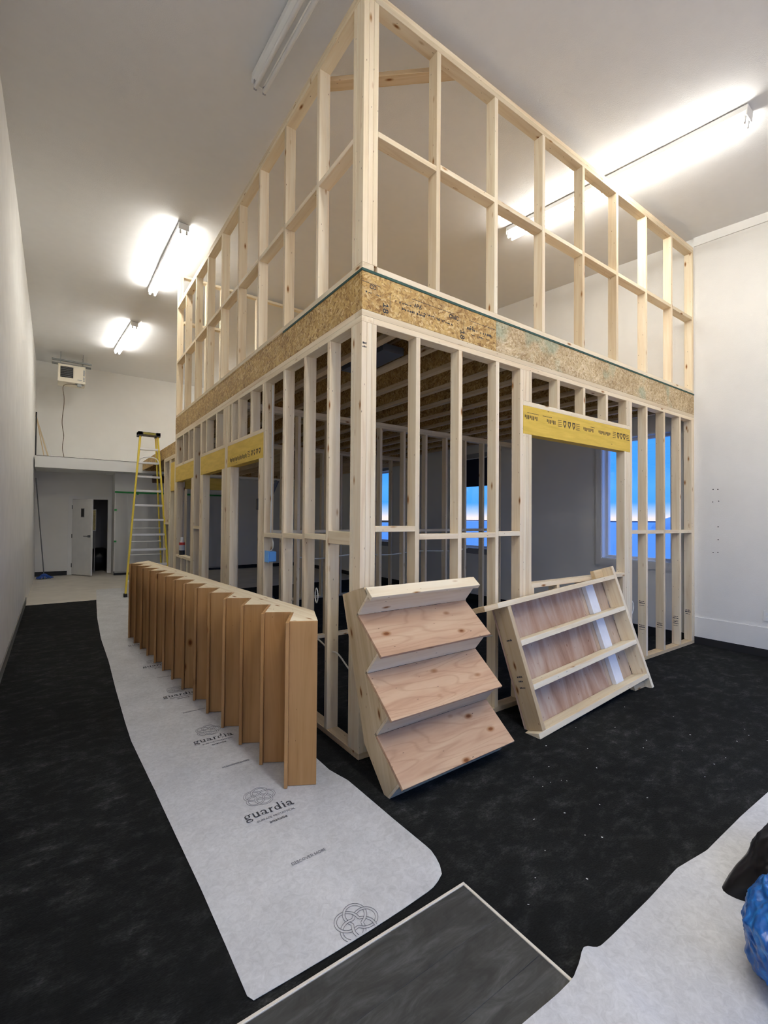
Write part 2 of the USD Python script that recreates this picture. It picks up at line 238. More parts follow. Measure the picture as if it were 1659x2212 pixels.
def tube(pts, r, sides=8, closed=False):
    p = np.array(pts, float); n = len(p)
    t = (np.roll(p, -1, 0)-np.roll(p, 1, 0)) if closed else np.gradient(p, axis=0)
    t /= np.linalg.norm(t, axis=1, keepdims=True)+1e-12
    a = np.cross(t, np.where(np.abs(t[:, 2:]) < .9, [0, 0, 1.], [1., 0, 0])); a /= np.linalg.norm(a, axis=1, keepdims=True)+1e-12
    for i in range(1, n):
        if a[i]@a[i-1] < 0: a[i] *= -1
    b = np.cross(t, a); an = np.arange(sides)*2*np.pi/sides; rr = np.broadcast_to(r, (n,))[:, None, None]
    v = (p[:, None]+rr*(np.cos(an)[None, :, None]*a[:, None]+np.sin(an)[None, :, None]*b[:, None])).reshape(-1, 3); F = []
    for i in range(n if closed else n-1):
        j2 = (i+1) % n
        for j in range(sides):
            k = (j+1) % sides; F += [[i*sides+j, j2*sides+k, j2*sides+j], [i*sides+j, i*sides+k, j2*sides+k]]
    if not closed:
        v = np.vstack([v, p[0], p[-1]])
        for j in range(sides):
            k = (j+1) % sides; F += [[n*sides, j, k][::-1], [n*sides+1, (n-1)*sides+j, (n-1)*sides+k]]
    m = trimesh.Trimesh(v, F, process=False); m.fix_normals(); return m
def spline(pts, n=40):
    from scipy.interpolate import CubicSpline
    p = np.array(pts, float); d = np.r_[0, np.cumsum(np.linalg.norm(np.diff(p, axis=0), axis=1))]
    return CubicSpline(d, p)(np.linspace(0, d[-1], n))
def lathe(prof, sec=20):
    return trimesh.creation.revolve(np.array(prof, float), sections=sec)
def prism_yz(poly, x0, x1):
    """shapely polygon in (y, z) extruded along x"""
    t = trimesh.creation.extrude_polygon(poly, x1-x0, engine='earcut'); v = t.vertices
    t.vertices = np.c_[x0+v[:, 2], v[:, 0], v[:, 1]]; t.fix_normals(); return t
def prism_xz(poly, y0, y1):
    t = trimesh.creation.extrude_polygon(poly, y1-y0, engine='earcut'); v = t.vertices
    t.vertices = np.c_[v[:, 0], y1-v[:, 2], v[:, 1]]; t.fix_normals(); return t
def text(name, s, h, parent, R, c, m=INK, bold=False, depth=.0006, align='l', label=None):
    t = meshkit.text_mesh(s, h, depth, bold); w = t.bounds[1, 0]
    if align == 'c': t.apply_translation([-w/2, 0, 0])
    return obj(name, t, m, parent, R=R, c=c, label=label)

# ------------------------------------------------------------------ the room
def zc(y): return np.interp(y, [-6, -.74, 0, 3.1, 5, 7, 13], [4.55, 4.96, 5.03, 5.30, 5.41, 5.43, 5.40])
XL, XR, YF, YB = -1.94, 4.90, -4.6, 12.0
ys = np.linspace(YF-.2, YB+.2, 60)
def roof(y0, y1): yy = np.linspace(y0, y1, 40); return [(float(y), float(zc(y))) for y in yy]
# floor
obj('floor', boxm((XL-.1, YF-.1, -.1), (XR+.1, 7.38, 0)), CARPET, kind='structure', label='black charcoal carpet floor with faint grey mottling')
obj('floor', boxm((XL-.1, 7.38, -.1), (XR+.1, 14.5, -.004)), CONCRETE, kind='structure', label='pale beige floor at the back of the hall in front of the door')
# ceiling
cv = np.array([(x, y, zc(y)) for y in ys for x in (XL-.3, XR+.3)]); cf = []
for i in range(len(ys)-1): cf.append([2*i, 2*i+2, 2*i+3, 2*i+1])
top = cv+[0, 0, .15]; n = len(cv); F = [f for f in cf]+[[n+a for a in f[::-1]] for f in cf]
for i in range(len(ys)-1):
    F += [[2*i+2, 2*i, n+2*i, n+2*i+2], [2*i+1, 2*i+3, n+2*i+3, n+2*i+1]]
F += [[0, 1, n+1, n], [n-1, n-2, 2*n-2, 2*n-1]]
obj('ceiling', (np.vstack([cv, top]), np.array(F)), CEIL, kind='structure', smooth=30, label='high pale ceiling with strip lights')
# left wall, slightly out of plumb
wl = prism_yz(Polygon([(YF-.2, 0)]+[(YB+.2, 0)]+roof(YF-.2, YB+.2)[::-1]), XL-.2, XL)
wl.vertices[:, 0] -= .05*np.clip(wl.vertices[:, 2], 0, 5.4)/5.4
obj('wall_left', wl, PAINT_L, kind='structure', label='long white left wall close to the camera')
WIN = [(.264, 1.189), (3.2, 4.15), (6.37, 7.2), (-2.8, -1.87)]
WZ0, WZ1 = .96, 2.66
pr = Polygon([(YF-.2, 0), (14.4, 0)]+roof(YF-.2, 13)[::-1])
for a, b in WIN: pr = pr.difference(sbox(a, WZ0, b, WZ1))
WR = obj('wall_right', prism_yz(pr, XR, XR+.18), PAINT, kind='structure', label='white right wall with windows towards the dusk')
# a dropped drywall band along the top of the right wall
band = Polygon([(YF, zc(YF)-.11), (-.005, zc(0)-.11)]+[(y, z) for y, z in roof(YF, -.005)[::-1]])
obj('trim', prism_yz(band, XR-.02, XR), PAINT, kind='structure', label='shallow white band along the top of the right wall')
hs = [(-.202, 1.884), (-.251, 1.882), (-.197, 1.732), (-.259, 1.742), (-.252, 1.435), (-.252, 1.281), (-.2, 1.126), (-.249, 1.132)]
obj('screw_hole', cat_([trimesh.creation.cylinder(.006, .003, sections=10, transform=trimesh.transformations.translation_matrix((XR-.001, y, z))@trimesh.transformations.rotation_matrix(np.pi/2, [0, 1, 0])) for y, z in hs]), DARK, WR, label='eight dark screw holes in the right wall', kind='stuff')
# lower wainscot panel of the right wall (a groove at its top edge)
obj('trim_1', boxm((XR-.012, YF, .085), (XR, -.003, .325)), PAINT, kind='structure', label='white low panel along the foot of the right wall')
obj('baseboard_right', boxm((XR-.016, YF, 0), (XR, -.003, .085)), RUBBER, kind='structure', label='black rubber base along the right wall')
obj('baseboard_right', boxm((XR-.012, .1, 0), (XR, 11.3, .10)), RUBBER, kind='structure', label='black rubber base of the right wall behind the studs')
obj('baseboard_left', boxm((XL, YF, 0), (XL+.012, 7.6, .11)), GREYBASE, kind='structure', label='grey base along the left wall')
# front wall behind the camera with a shop window
pf = Polygon([(XL-.2, 0), (XR+.2, 0), (XR+.2, float(zc(YF))), (XL-.2, float(zc(YF)))]).difference(sbox(-1.8, .12, 4.7, 3.9))
obj('wall_front', prism_xz(pf, YF-.2, YF), PAINT, kind='structure', label='front wall behind the camera')
# back: bump-out on the right, recessed door wall on the left, mezzanine above
XD0, XD1, DZ = -1.17, -.39, 1.96
pb = Polygon([(XL-.2, 0), (XR+.2, 0), (XR+.2, float(zc(YB))), (XL-.2, float(zc(YB)))]).difference(sbox(XD0, 0, XD1, DZ))
obj('wall_back', prism_xz(pb, YB, YB+.15), PAINT, kind='structure', label='back wall with the half open door and the mezzanine wall above')
obj('wall_back', boxm((-.30, 11.3, 0), (XR, YB, 2.63)), PAINT, kind='structure', label='white partition to the right of the door, half covered by a plastic sheet')
obj('floor', boxm((XL, 10.76, 2.63), (XR, YB, 2.885)), PAINT, kind='structure', label='mezzanine floor at the back of the hall')
obj('trim_2', boxm((XL, 10.72, 2.627), (.24, 10.76, 2.89)), TRIMW, kind='structure', label='white fascia along the mezzanine edge')
obj('trim_3', boxm((XL, 10.715, 2.89), (.24, 10.765, 2.897)), DARK, kind='structure', label='thin dark line on top of the mezzanine fascia')
obj('baseboard_back', boxm((XL, YB-.012, 0), (-1.28, YB, .11)), RUBBER, kind='structure', label='black base left of the door')
obj('baseboard_back', boxm((-.30, 11.288, 0), (XR, 11.3, .10)), RUBBER, kind='structure', label='black base right of the door')
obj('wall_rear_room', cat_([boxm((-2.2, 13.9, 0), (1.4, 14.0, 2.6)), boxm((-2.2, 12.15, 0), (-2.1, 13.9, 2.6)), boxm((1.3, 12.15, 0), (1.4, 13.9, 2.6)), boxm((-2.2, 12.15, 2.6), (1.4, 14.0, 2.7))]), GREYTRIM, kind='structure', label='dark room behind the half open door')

# windows of the right wall
for i, (a, b) in enumerate(WIN):
    w = thing(f'window_{i+1}', ['tall window behind the studs at the right end of the frame, blue dusk outside', 'window with a navy shade seen between inner studs', 'narrow far window seen beside the corner post', 'window in the right wall beside the camera'][i], 'window', (XR, (a+b)/2, WZ0), kind='structure')
    fr = sbox(a, WZ0, b, WZ1).difference(sbox(a+.045, WZ0+.045, b-.045, WZ1-.045))
    obj('window_frame', prism_yz(fr, XR+.09, XR+.15), VINYLW, w)
    obj('pane', boxm((XR+.115, a+.04, WZ0+.04), (XR+.121, b-.04, WZ1-.04)), GLASS, w)
    rv = sbox(a-.001, WZ0-.001, b+.001, WZ1+.001).difference(sbox(a+.008, WZ0+.008, b-.008, WZ1-.008))
    obj('jamb_lining', prism_yz(rv, XR-.002, XR+.10), VINYLW, w)
    cs = sbox(a-.085, WZ0-.10, b+.085, WZ1+.085).difference(sbox(a-.004, WZ0-.004, b+.004, WZ1+.004))
    obj('casing', prism_yz(cs, XR-.018, XR-.0005), PAINT if i == 0 else GREYTRIM, w)
    if i == 2: obj('crossbar', boxm((XR+.10, a+.04, 1.42), (XR+.14, b-.04, 1.465)), VINYLW, w)
obj('roller_shade', boxm((XR+.03, 3.215, 2.13), (XR+.05, 4.135, 2.65)), NAVY, label='navy roller shade covering the top of the middle window', cat='window shade')
w = thing('window_5', 'shop window in the front wall behind the camera', 'window', (1.9, YF, .12), kind='structure')
fr = sbox(-1.8, .12, 4.7, 3.9).difference(union_all([sbox(-1.74+1.28*k, z, -.52+1.28*k, z2) for k in range(5) for z, z2 in ((.18, 2.4), (2.46, 3.84))]))
obj('window_frame', prism_xz(fr, YF-.12, YF-.06), VINYLW, w)
obj('pane', boxm((-1.76, YF-.095, .16), (4.66, YF-.089, 3.86)), GLASS, w)

# back door
d = thing('door_1', 'grey half open door at the back with a small black window and a lever handle', 'door', (XD0, YB, 0), kind='structure')
cs = sbox(XD0-.10, 0, XD1+.09, DZ+.08).difference(sbox(XD0, -.1, XD1, DZ))
obj('door_casing', prism_xz(cs, YB-.02, YB-.0005), TRIMW, d)
th = math.radians(-59); dx = np.array([math.cos(th), math.sin(th), 0]); dn = np.array([-math.sin(th), math.cos(th), 0]); RD = np.c_[dx, dn, [0, 0, 1]]; hg = np.array([XD0+.005, YB-.02, 0])
W_ = .75
def dbox(x0, x1, y0, y1, z0, z1): return cbox(x1-x0, y1-y0, z1-z0, .002), RD, hg+RD@np.array([(x0+x1)/2, (y0+y1)/2, (z0+z1)/2])
def dpart(name, b, m, parent=d): return obj(name, b[0], m, parent, R=b[1], c=b[2])
dpart('door_leaf', dbox(0, W_, -.02, .02, .015, DZ-.01), PAINT_L)
dpart('door_window', dbox(.36, .46, -.028, -.0195, 1.50, 1.70), DARK)
dpart('door_window_frame', dbox(.345, .475, -.025, -.0192, 1.485, 1.715), GREYTRIM)
hd_ = dpart('door_handle', dbox(.52, .69, -.075, -.055, 1.0, 1.02), STEEL); dpart('handle_rose', dbox(.66, .72, -.06, -.0195, .98, 1.04), STEEL, hd_)
for z in (.25, 1.0, 1.75): dpart('hinge', dbox(-.012, .012, -.03, .0, z-.05, z+.05), STEEL)

# outside
obj('ground', boxm((XR+.3, -400, -.5), (900, 600, -.35)), SNOW, kind='structure', label='snowy ground outside the windows')
pts = []; hx = np.linspace(-500, 800, 120)
hz = 1.2+1.6*meshkit.fbm(np.c_[hx*.02, hx*0, hx*0], 4, 3)
V = np.array([(760+40*math.sin(y*.01), y, z) for y, z0 in zip(hx, hz) for z in (-.6, z0*.6+.5)]); V2 = V+[25, 0, 0]
F = []
for i in range(len(hx)-1): F += [[2*i, 2*i+2, 2*i+3, 2*i+1], [2*len(hx)+2*i+1, 2*len(hx)+2*i+3, 2*len(hx)+2*i+2, 2*len(hx)+2*i], [2*i+1, 2*i+3, 2*len(hx)+2*i+3, 2*len(hx)+2*i+1]]
obj('treeline', (np.vstack([V, V2]), np.array(F)), HILL, label='low dark tree line on the far horizon outside', cat='tree line')
m = trimesh.creation.icosphere(3); m.vertices *= [30, 7, 4.4]; m.apply_translation((150, 51.5, -.6)); obj('snow_mound', m, SNOW, smooth=True, label='blue snow mound outside the right window', cat='mound')

# ------------------------------------------------------------------ stud walls
S, D = .038, .089
PB, PT = 2.742, 2.820
def sp(name, loc, **k): return thing(*name, loc=loc, **k)
# lower front wall, face on y = 0
fwl = thing('stud_wall', 'lower front stud wall with the wide yellow header, facing right of the corner post', 'stud wall', (0, 0, 0))
def fx(name, x0, x1, z0, z1, parent=fwl, m=WOOD, y0=0.0, y1=D, **k): return board(name, (x0, y0, z0), (x1, y1, z1), parent, m, **k)
fx('bottom_plate', 0, 4.9, 0, S, m=WOOD_TAN)
fx('top_plate', .089, 4.9, PB, PB+S); fx('top_plate', 0, 4.9, PB+S, PT)
cst = [fx('corner_stud', i*S+.001*(i > 0), (i+1)*S, S, PB) for i in range(3)]
studs = [.48, .885, 1.29, 1.586, 3.371, 3.709, 4.122, 4.529, 4.862, 4.90]
STUDS = {x: fx('stud', x-S, x, S, PB) for x in studs}
for x in (1.624, 1.662, 1.70, 3.257, 3.295, 3.333): fx('jack_stud', x-S, x, S, 2.213)
H1 = fx('header', 1.586, 3.333, 2.213, 2.448, m=LVL, label='yellow laminated header over the front opening')
fx('header_plate', 1.586, 3.333, 2.448, 2.486)
for x in (1.624, 1.662, 1.70, 2.095, 2.50, 2.898, 3.295, 3.333): fx('cripple_stud', x-S, x, 2.486, PB)
fx('sill_plate', 1.70, 3.219, .928, .966)
for x in (1.738, 2.095, 2.50, 2.898, 3.219): fx('sill_cripple', x-S, x, S, .928)
for x0, x1, z in [(.114, .442, 1.413), (.48, .847, 1.357), (.885, 1.252, 1.360), (1.29, 1.548, 1.368), (3.371, 3.671, 1.360), (3.709, 4.084, 1.357), (4.122, 4.491, 1.357), (4.529, 4.824, 1.357)]: fx('blocking', x0, x1, z, z+S)
# lower left wall, face on x = 0
lwl = thing('stud_wall', 'lower left stud wall with three yellow headers, running back beside the paper runner', 'stud wall', (0, D, 0))
def fy(name, y0, y1, z0, z1, parent=lwl, m=WOOD, x0=0.0, x1=D, **k): return board(name, (x0, y0, z0), (x1, y1, z1), parent, m, **k)
fy('bottom_plate', D, 5.504, 0, S, m=WOOD_TAN); fy('top_plate', 0, 5.504, PB, PB+S); fy('top_plate', D, 5.504, PB+S, PT)
for y in (D+.001, .412, .79, 1.189, 1.629, 2.75, 2.790, 3.906, 4.258, 5.466): fy('stud', y, y+S, S, PB)
fy('stud', 2.830-.0005, 2.851, S, PB)
for y in (1.667, 1.705, 1.743, 2.638, 2.6755, 2.713, 2.851, 2.889, 2.927, 3.792, 3.830, 3.868, 4.298, 4.336, 4.374, 5.352, 5.390, 5.428): fy('jack_stud', y, y+S-.0005, S, 2.055)
for y0, y1 in ((1.667, 2.7505), (2.851, 3.906), (4.298, 5.466)):
    hq = fy('header', y0, y1, 2.055, 2.29, m=LVL, label='yellow laminated header'); H3 = hq if y0 < 2 else H3; fy('header_plate', y0, y1, 2.29, 2.328)
for y in (1.667, 1.99, 2.37, 2.60, 2.68, 2.712, 2.853, 2.892, 3.19, 3.63, 3.867, 4.299, 4.58, 4.94, 5.42): fy('cripple_stud', y, y+S-.001, 2.328, PB)
fy('sill_plate', 4.412, 5.352, .888, .926)
for y in (4.60, 4.98): fy('sill_cripple', y, y+S, S, .888)
board('blocking', (0, .128, 1.325), (S, .412, 1.412), lwl)
for y0, y1, z in [(.45, .79, 1.345), (.828, 1.189, 1.336), (1.227, 1.629, 1.326), (3.944, 4.258, 1.345)]: fy('blocking', y0, y1, z, z+S)
# inner wall across the lower room
iwl = thing('stud_wall', 'dim inner stud wall across the middle of the lower room', 'stud wall', (.1, 2.75, 0))
fi = lambda n, x0, x1, z0, z1, m=WOOD, **k: board(n, (x0, 2.75, z0), (x1, 2.839, z1), iwl, m, **k)
fi('bottom_plate', .1, 4.89, 0, S); fi('top_plate', .1, 4.89, PB, PB+S); fi('top_plate', .1, 4.89, PB+S, PT)
ix = [2.106-.4073*k for k in range(4, 0, -1)]+[2.106+.4073*k for k in range(7)]
for x in ix: fi('stud', x-S, x, S, PB)
for a, b in zip(ix[:-1], ix[1:]): fi('blocking', a, b-S, 1.318, 1.318+S)
# end wall of the lower room
ewl = thing('stud_wall', 'dim end stud wall with a short yellow header seen through the far window opening', 'stud wall', (.1, 5.415, 0))
fe = lambda n, x0, x1, z0, z1, m=WOOD, **k: board(n, (x0, 5.413, z0), (x1, 5.502, z1), ewl, m, **k)
fe('bottom_plate', .092, 4.89, 0, S); fe('top_plate', .092, 4.89, PB, PB+S); fe('top_plate', .092, 4.89, PB+S, PT)
for x in (.13, 1.0, 1.4, 1.81, 2.21, 2.62, 3.03, 3.43, 3.84, 4.25, 4.65): fe('stud', x-S, x, S, PB)
fe('header', .14, .93, 1.96, 2.15, m=LVL, label='yellow header'); fe('jack_stud', .924, .962, S, PB)
# rear, lower section of wall, set back to x = 0.25
RX = .25
rwl = thing('stud_wall', 'lower rear stud wall with a low deck edge behind the step ladder', 'stud wall', (RX, 5.51, 0))
fr_ = lambda n, y0, y1, z0, z1, m=WOOD, **k: board(n, (RX, y0, z0), (RX+D, y1, z1), rwl, m, **k)
fr_('bottom_plate', 5.51, 7.86, 0, S); fr_('top_plate', 5.51, 7.86, 2.61, 2.648); fr_('top_plate', 5.51, 7.86, 2.648, 2.686)
for y in (5.515, 6.2, 6.79, 7.163, 7.277, 7.75, 7.80): fr_('stud', y, y+S-.001, S, 2.61)
fr_('header', 6.829, 7.162, 2.0, 2.54, m=LVL, label='yellow header block')
for y0, y1, z in ((7.316, 7.75, 1.36),): fr_('blocking', y0, y1, z, z+S)

# ------------------------------------------------------------------ floor deck
RZ0, RZ1, SZ, UP0 = 2.820, 3.062, 3.081, 3.119
dk = thing('floor_deck', 'wooden upper floor deck of strand board rims, joists and subfloor', 'floor deck', (0, 0, RZ0))
r1 = board('rim_board', (0, 0, RZ0), (1.251, .032, RZ1), dk, OSB, label='printed tan strand board rim at the front corner')
board('rim_board', (1.252, 0, RZ0), (4.90, .032, RZ1), dk, OSBG, label='paler green flecked strand board rim at the right')
rl = board('rim_board', (0, .032, RZ0), (.032, 5.504, RZ1), dk, OSB, label='tan strand board rim along the left side'); board('rim_board', (.033, 5.501, RZ0), (4.89, 5.509, RZ1), dk, OSB)
for k in range(12):
    x = .4064*(k+1)+.02
    if x > 4.86: continue
    wb = board('joist', (x-.005, .033, RZ0+.038), (x+.005, 5.50, RZ1-.038), dk, OSB)
    for z in (RZ0, RZ1-.038): board('flange', (x-.032, .034, z), (x+.032, 5.499, z+.038), wb, WOOD_TAN)
for k, (x0, x1) in enumerate([(0, 1.22), (1.221, 2.44), (2.441, 3.66), (3.661, 4.9)]):
    for (y0, y1) in ((0, 1.245), (1.246, 3.68), (3.681, 5.5)): board('subfloor_panel', (x0, y0, RZ1), (x1, y1, SZ), dk, OSB)
board('green_edge', (-.003, -.003, RZ1+.001), (4.9, 0, SZ-.001), dk, GREENPAINT, label='dark green painted panel edge', ch=.0005)
board('green_edge', (-.003, 0, RZ1+.001), (0, 1.245, SZ-.001), dk, GREENPAINT, ch=.0005)
# prints on the rim
RF = np.c_[[1, 0, 0], [0, 0, 1], [0, -1, 0]]          # text on a face looking to -y
RFr = np.c_[[0, 0, -1], [1, 0, 0], [0, -1, 0]]        # the same, turned a quarter clockwise
RLt = np.c_[[0, -1, 0], [0, 0, 1], [-1, 0, 0]]        # text on a face looking to -x
def ptext(s, h, x, z, R=RF, bold=True, mm=INK): text('printed_mark', s, h, r1, R, (x, -.0004, z), mm, bold)
ptext('18', .040, .163, 2.905, RFr); ptext('18', .040, .862, 2.900, RFr)
ptext('APA', .024, .42, 2.945); ptext('CMC', .030, .745, 2.955); ptext('16', .024, .955, 2.925); ptext('CC', .026, .055, 2.965)
for a, b, z in ((0, .14, 2.995), (.40, .80, 2.992), (.95, 1.245, 2.985)): board('printed_line', (a, -.0006, z), (b, 0, z+.003), r1, INK, ch=0.0001)
for x in (.215, .893): board('printed_line', (x, -.0006, 2.87), (x+.003, 0, 2.975), r1, INK, ch=.0001)

rm = []
for (a, b, z, h_) in ((.012, .14, 2.93, .012), (.26, .40, 2.935, .014), (.30, .52, 2.895, .018), (.46, .70, 2.915, .012), (.60, .78, 2.905, .014), (.93, 1.20, 2.915, .02), (.97, 1.18, 2.88, .014)):
    x = a
    while x < b:
        w_ = rng.uniform(.004, .013)
        if rng.random() < .75: rm.append(boxm((x, -.0007, z+rng.uniform(0, .004)), (x+w_, -.0001, z+h_*rng.uniform(.5, 1))))
        x += w_+.004
obj('printed_line', cat_(rm), INK, r1, label='blurred dark factory print', kind='stuff')
# lower rear deck
rd = thing('floor_deck', 'lower rear deck with a tan strand board rim reaching the mezzanine fascia', 'floor deck', (RX, 5.51, 2.686))
board('rim_board', (RX, 5.51, 2.688), (RX+.032, 10.70, 2.894), rd, OSB); board('rim_board', (RX+.033, 10.67, 2.688), (4.89, 10.70, 2.894), rd, OSB)
board('subfloor_panel', (RX, 5.51, 2.895), (4.89, 10.70, 2.914), rd, OSB)
for k in range(11):
    x = .62+.4064*k; board('joist', (x-.019, 5.515, 2.69), (x+.019, 10.66, 2.893), rd, WOOD_TAN)

# ------------------------------------------------------------------ upper walls
TU, TM, TT = 4.838, 4.876, 4.914
uf = thing('stud_wall', 'upper front stud wall standing on the deck to the right of the corner', 'stud wall', (0, 0, UP0))
ux = lambda n, x0, x1, z0, z1, m=WOOD, **k: board(n, (x0, 0, z0), (x1, D, z1), uf, m, **k)
ux('bottom_plate', .114, 4.89, SZ, UP0); ux('top_plate', D, 4.89, TU, TM); ux('top_plate', 0, 4.89, TM, TT)
for i in range(3): ux('corner_stud', i*S+.001*(i > 0), (i+1)*S, UP0, TU)
us = [.0457+.61*k for k in range(1, 8)]+[4.891]
for x in us: ux('stud', x-S, x, UP0, TU)
for a, b in zip([.114]+us[:-1], us): ux('blocking', a, b-S, 3.995 if a > .2 else 3.968, 4.033 if a > .2 else 4.006)
ul = thing('stud_wall', 'upper left stud wall standing on the deck along the left side', 'stud wall', (0, D, UP0))
uy = lambda n, y0, y1, z0, z1, m=WOOD, **k: board(n, (0, y0, z0), (D, y1, z1), ul, m, **k)
uy('bottom_plate', 0, 5.504, SZ, UP0); uy('top_plate', 0, 5.504, TU, TM); uy('top_plate', D+.001, 5.504, TM, TT)
uls = [-.002+.61*k for k in range(1, 9)]+[5.466]
uy('stud', D+.001, D+S, UP0, TU)
for y in uls: uy('stud', y, y+S, UP0, TU)
for a, b in zip([D]+uls[:-1], uls): uy('blocking', a+S if a > .1 else D+S, b, 3.95, 3.988)
beam('corner_brace', (.02, .79, TU+.019), (.86, .05, TU+.019), .089, .036, (1, 1, 0), ul, WOOD_TAN, label='diagonal brace across the top corner')
uw = thing('stud_wall', 'tall upper end stud wall reaching the ceiling at the far end of the deck', 'stud wall', (0, 5.42, UP0))
ue = lambda n, x0, x1, z0, z1, m=WOOD, **k: board(n, (x0, 5.415-.0, z0), (x1, 5.504, z1), uw, m, **k)
ue('bottom_plate', D+.001, 4.89, SZ, UP0); ue('top_plate', 0, 4.89, 5.335, 5.373)
for x in (.038,): board('end_post', (0, 5.415, TT), (.038, 5.504, 5.335), uw); 
board('end_post', (.0385, 5.415, TT), (.076, 5.504, 5.335), uw)
xs = [.46, .70, 1.31, 1.92, 2.53, 3.14, 3.75, 4.36]
for x in xs: ue('stud', x-S, x, UP0, 5.335)
for a, b, z in ((.09, .422, 4.60), (.46, .662, 4.62), (.70, 1.27, 3.95)): ue('blocking', a, b, z, z+S)

def stamp(parent, R, c, lines, m=INK):
    ms = []
    for (z, w, h) in lines:
        x = -w/2
        while x < w/2:
            q = rng.uniform(.004, .010); ms.append(boxm((x, z, -.0002), (min(x+q, w/2), z+h*rng.uniform(.6, 1), .0005))); x += q+.003
    obj('grade_stamp', cat_(ms), m, parent, R=R, c=c, label='small dark grade stamp', kind='stuff')
RX_ = np.c_[[0, -1, 0], [0, 0, 1], [-1, 0, 0]]
for x, z in ((3.709, .62), (3.709, .36), (4.122, .33), (4.529, .36), (4.529, .30), (4.862, .40)): stamp(STUDS[x], RX_, (x-S-.0003, .045, z), [(0, .055, .010), (-.022, .06, .014), (-.045, .05, .008)])
stamp(cst[0], RF, (.022, -.0003, 2.60), [(0, .03, .014), (-.022, .03, .012)])
# LVL prints: bars and shields
def shield(w, h): return Polygon([(-w/2, h/2), (w/2, h/2), (w/2, 0), (0, -h/2), (-w/2, 0)])
def lvl_marks(parent, R, org, spec, m=INKBROWN):
    ms = []
    for kind, x, z, w, h in spec:
        if kind == 'bars': sh = union_all([sbox(x, z+i*h/3.2, x+w, z+i*h/3.2+h*.10) for i in range(4)])
        elif kind == 'shield': sh = affinity.translate(shield(w, h), x+w/2, z+h/2).difference(affinity.translate(shield(w*.5, h*.5), x+w/2, z+h*.55))
        elif kind == 'line': sh = sbox(x, z, x+w, z+h)
        for g in getattr(sh, 'geoms', [sh]): ms.append(trimesh.creation.extrude_polygon(g, .0006, engine='earcut'))
    obj('printed_mark', cat_(ms), m, parent, R=R, c=org, label='dark factory print of bars and shields')
spec = []
for x in (.48, .76, 1.40, 1.66): spec.append(('bars', x, .118, .055, .055))
for x in (.56, .63, .70, 1.48, 1.54, 1.60): spec.append(('shield', x, .112, .045, .065))
for x0, x1 in ((.02, .20), (.32, .46), (.88, 1.06), (1.14, 1.36)):
    for k in range(int((x1-x0)/.022)): spec.append(('line', x0+k*.022, .125+.012*((k*7) % 3 == 0), .012, .034-.012*((k*5) % 3 == 0)))
spec += [('line', .05, .178, .16, .004), ('line', .26, .178, .13, .004), ('line', 1.0, .172, .07, .004)]
lvl_marks(H1, RF, (1.586, -.0004, 2.213), spec)
sp2 = [('line', .10+k*.027, .045+.01*((k*5) % 3 == 0), .014, .036) for k in range(20)]+[('bars', .66, .05, .07, .05)]+[('shield', .76+.07*k, .045, .045, .055) for k in range(4)]
lvl_marks(H3, RLt, (-.0004, 2.75, 2.055), sp2)

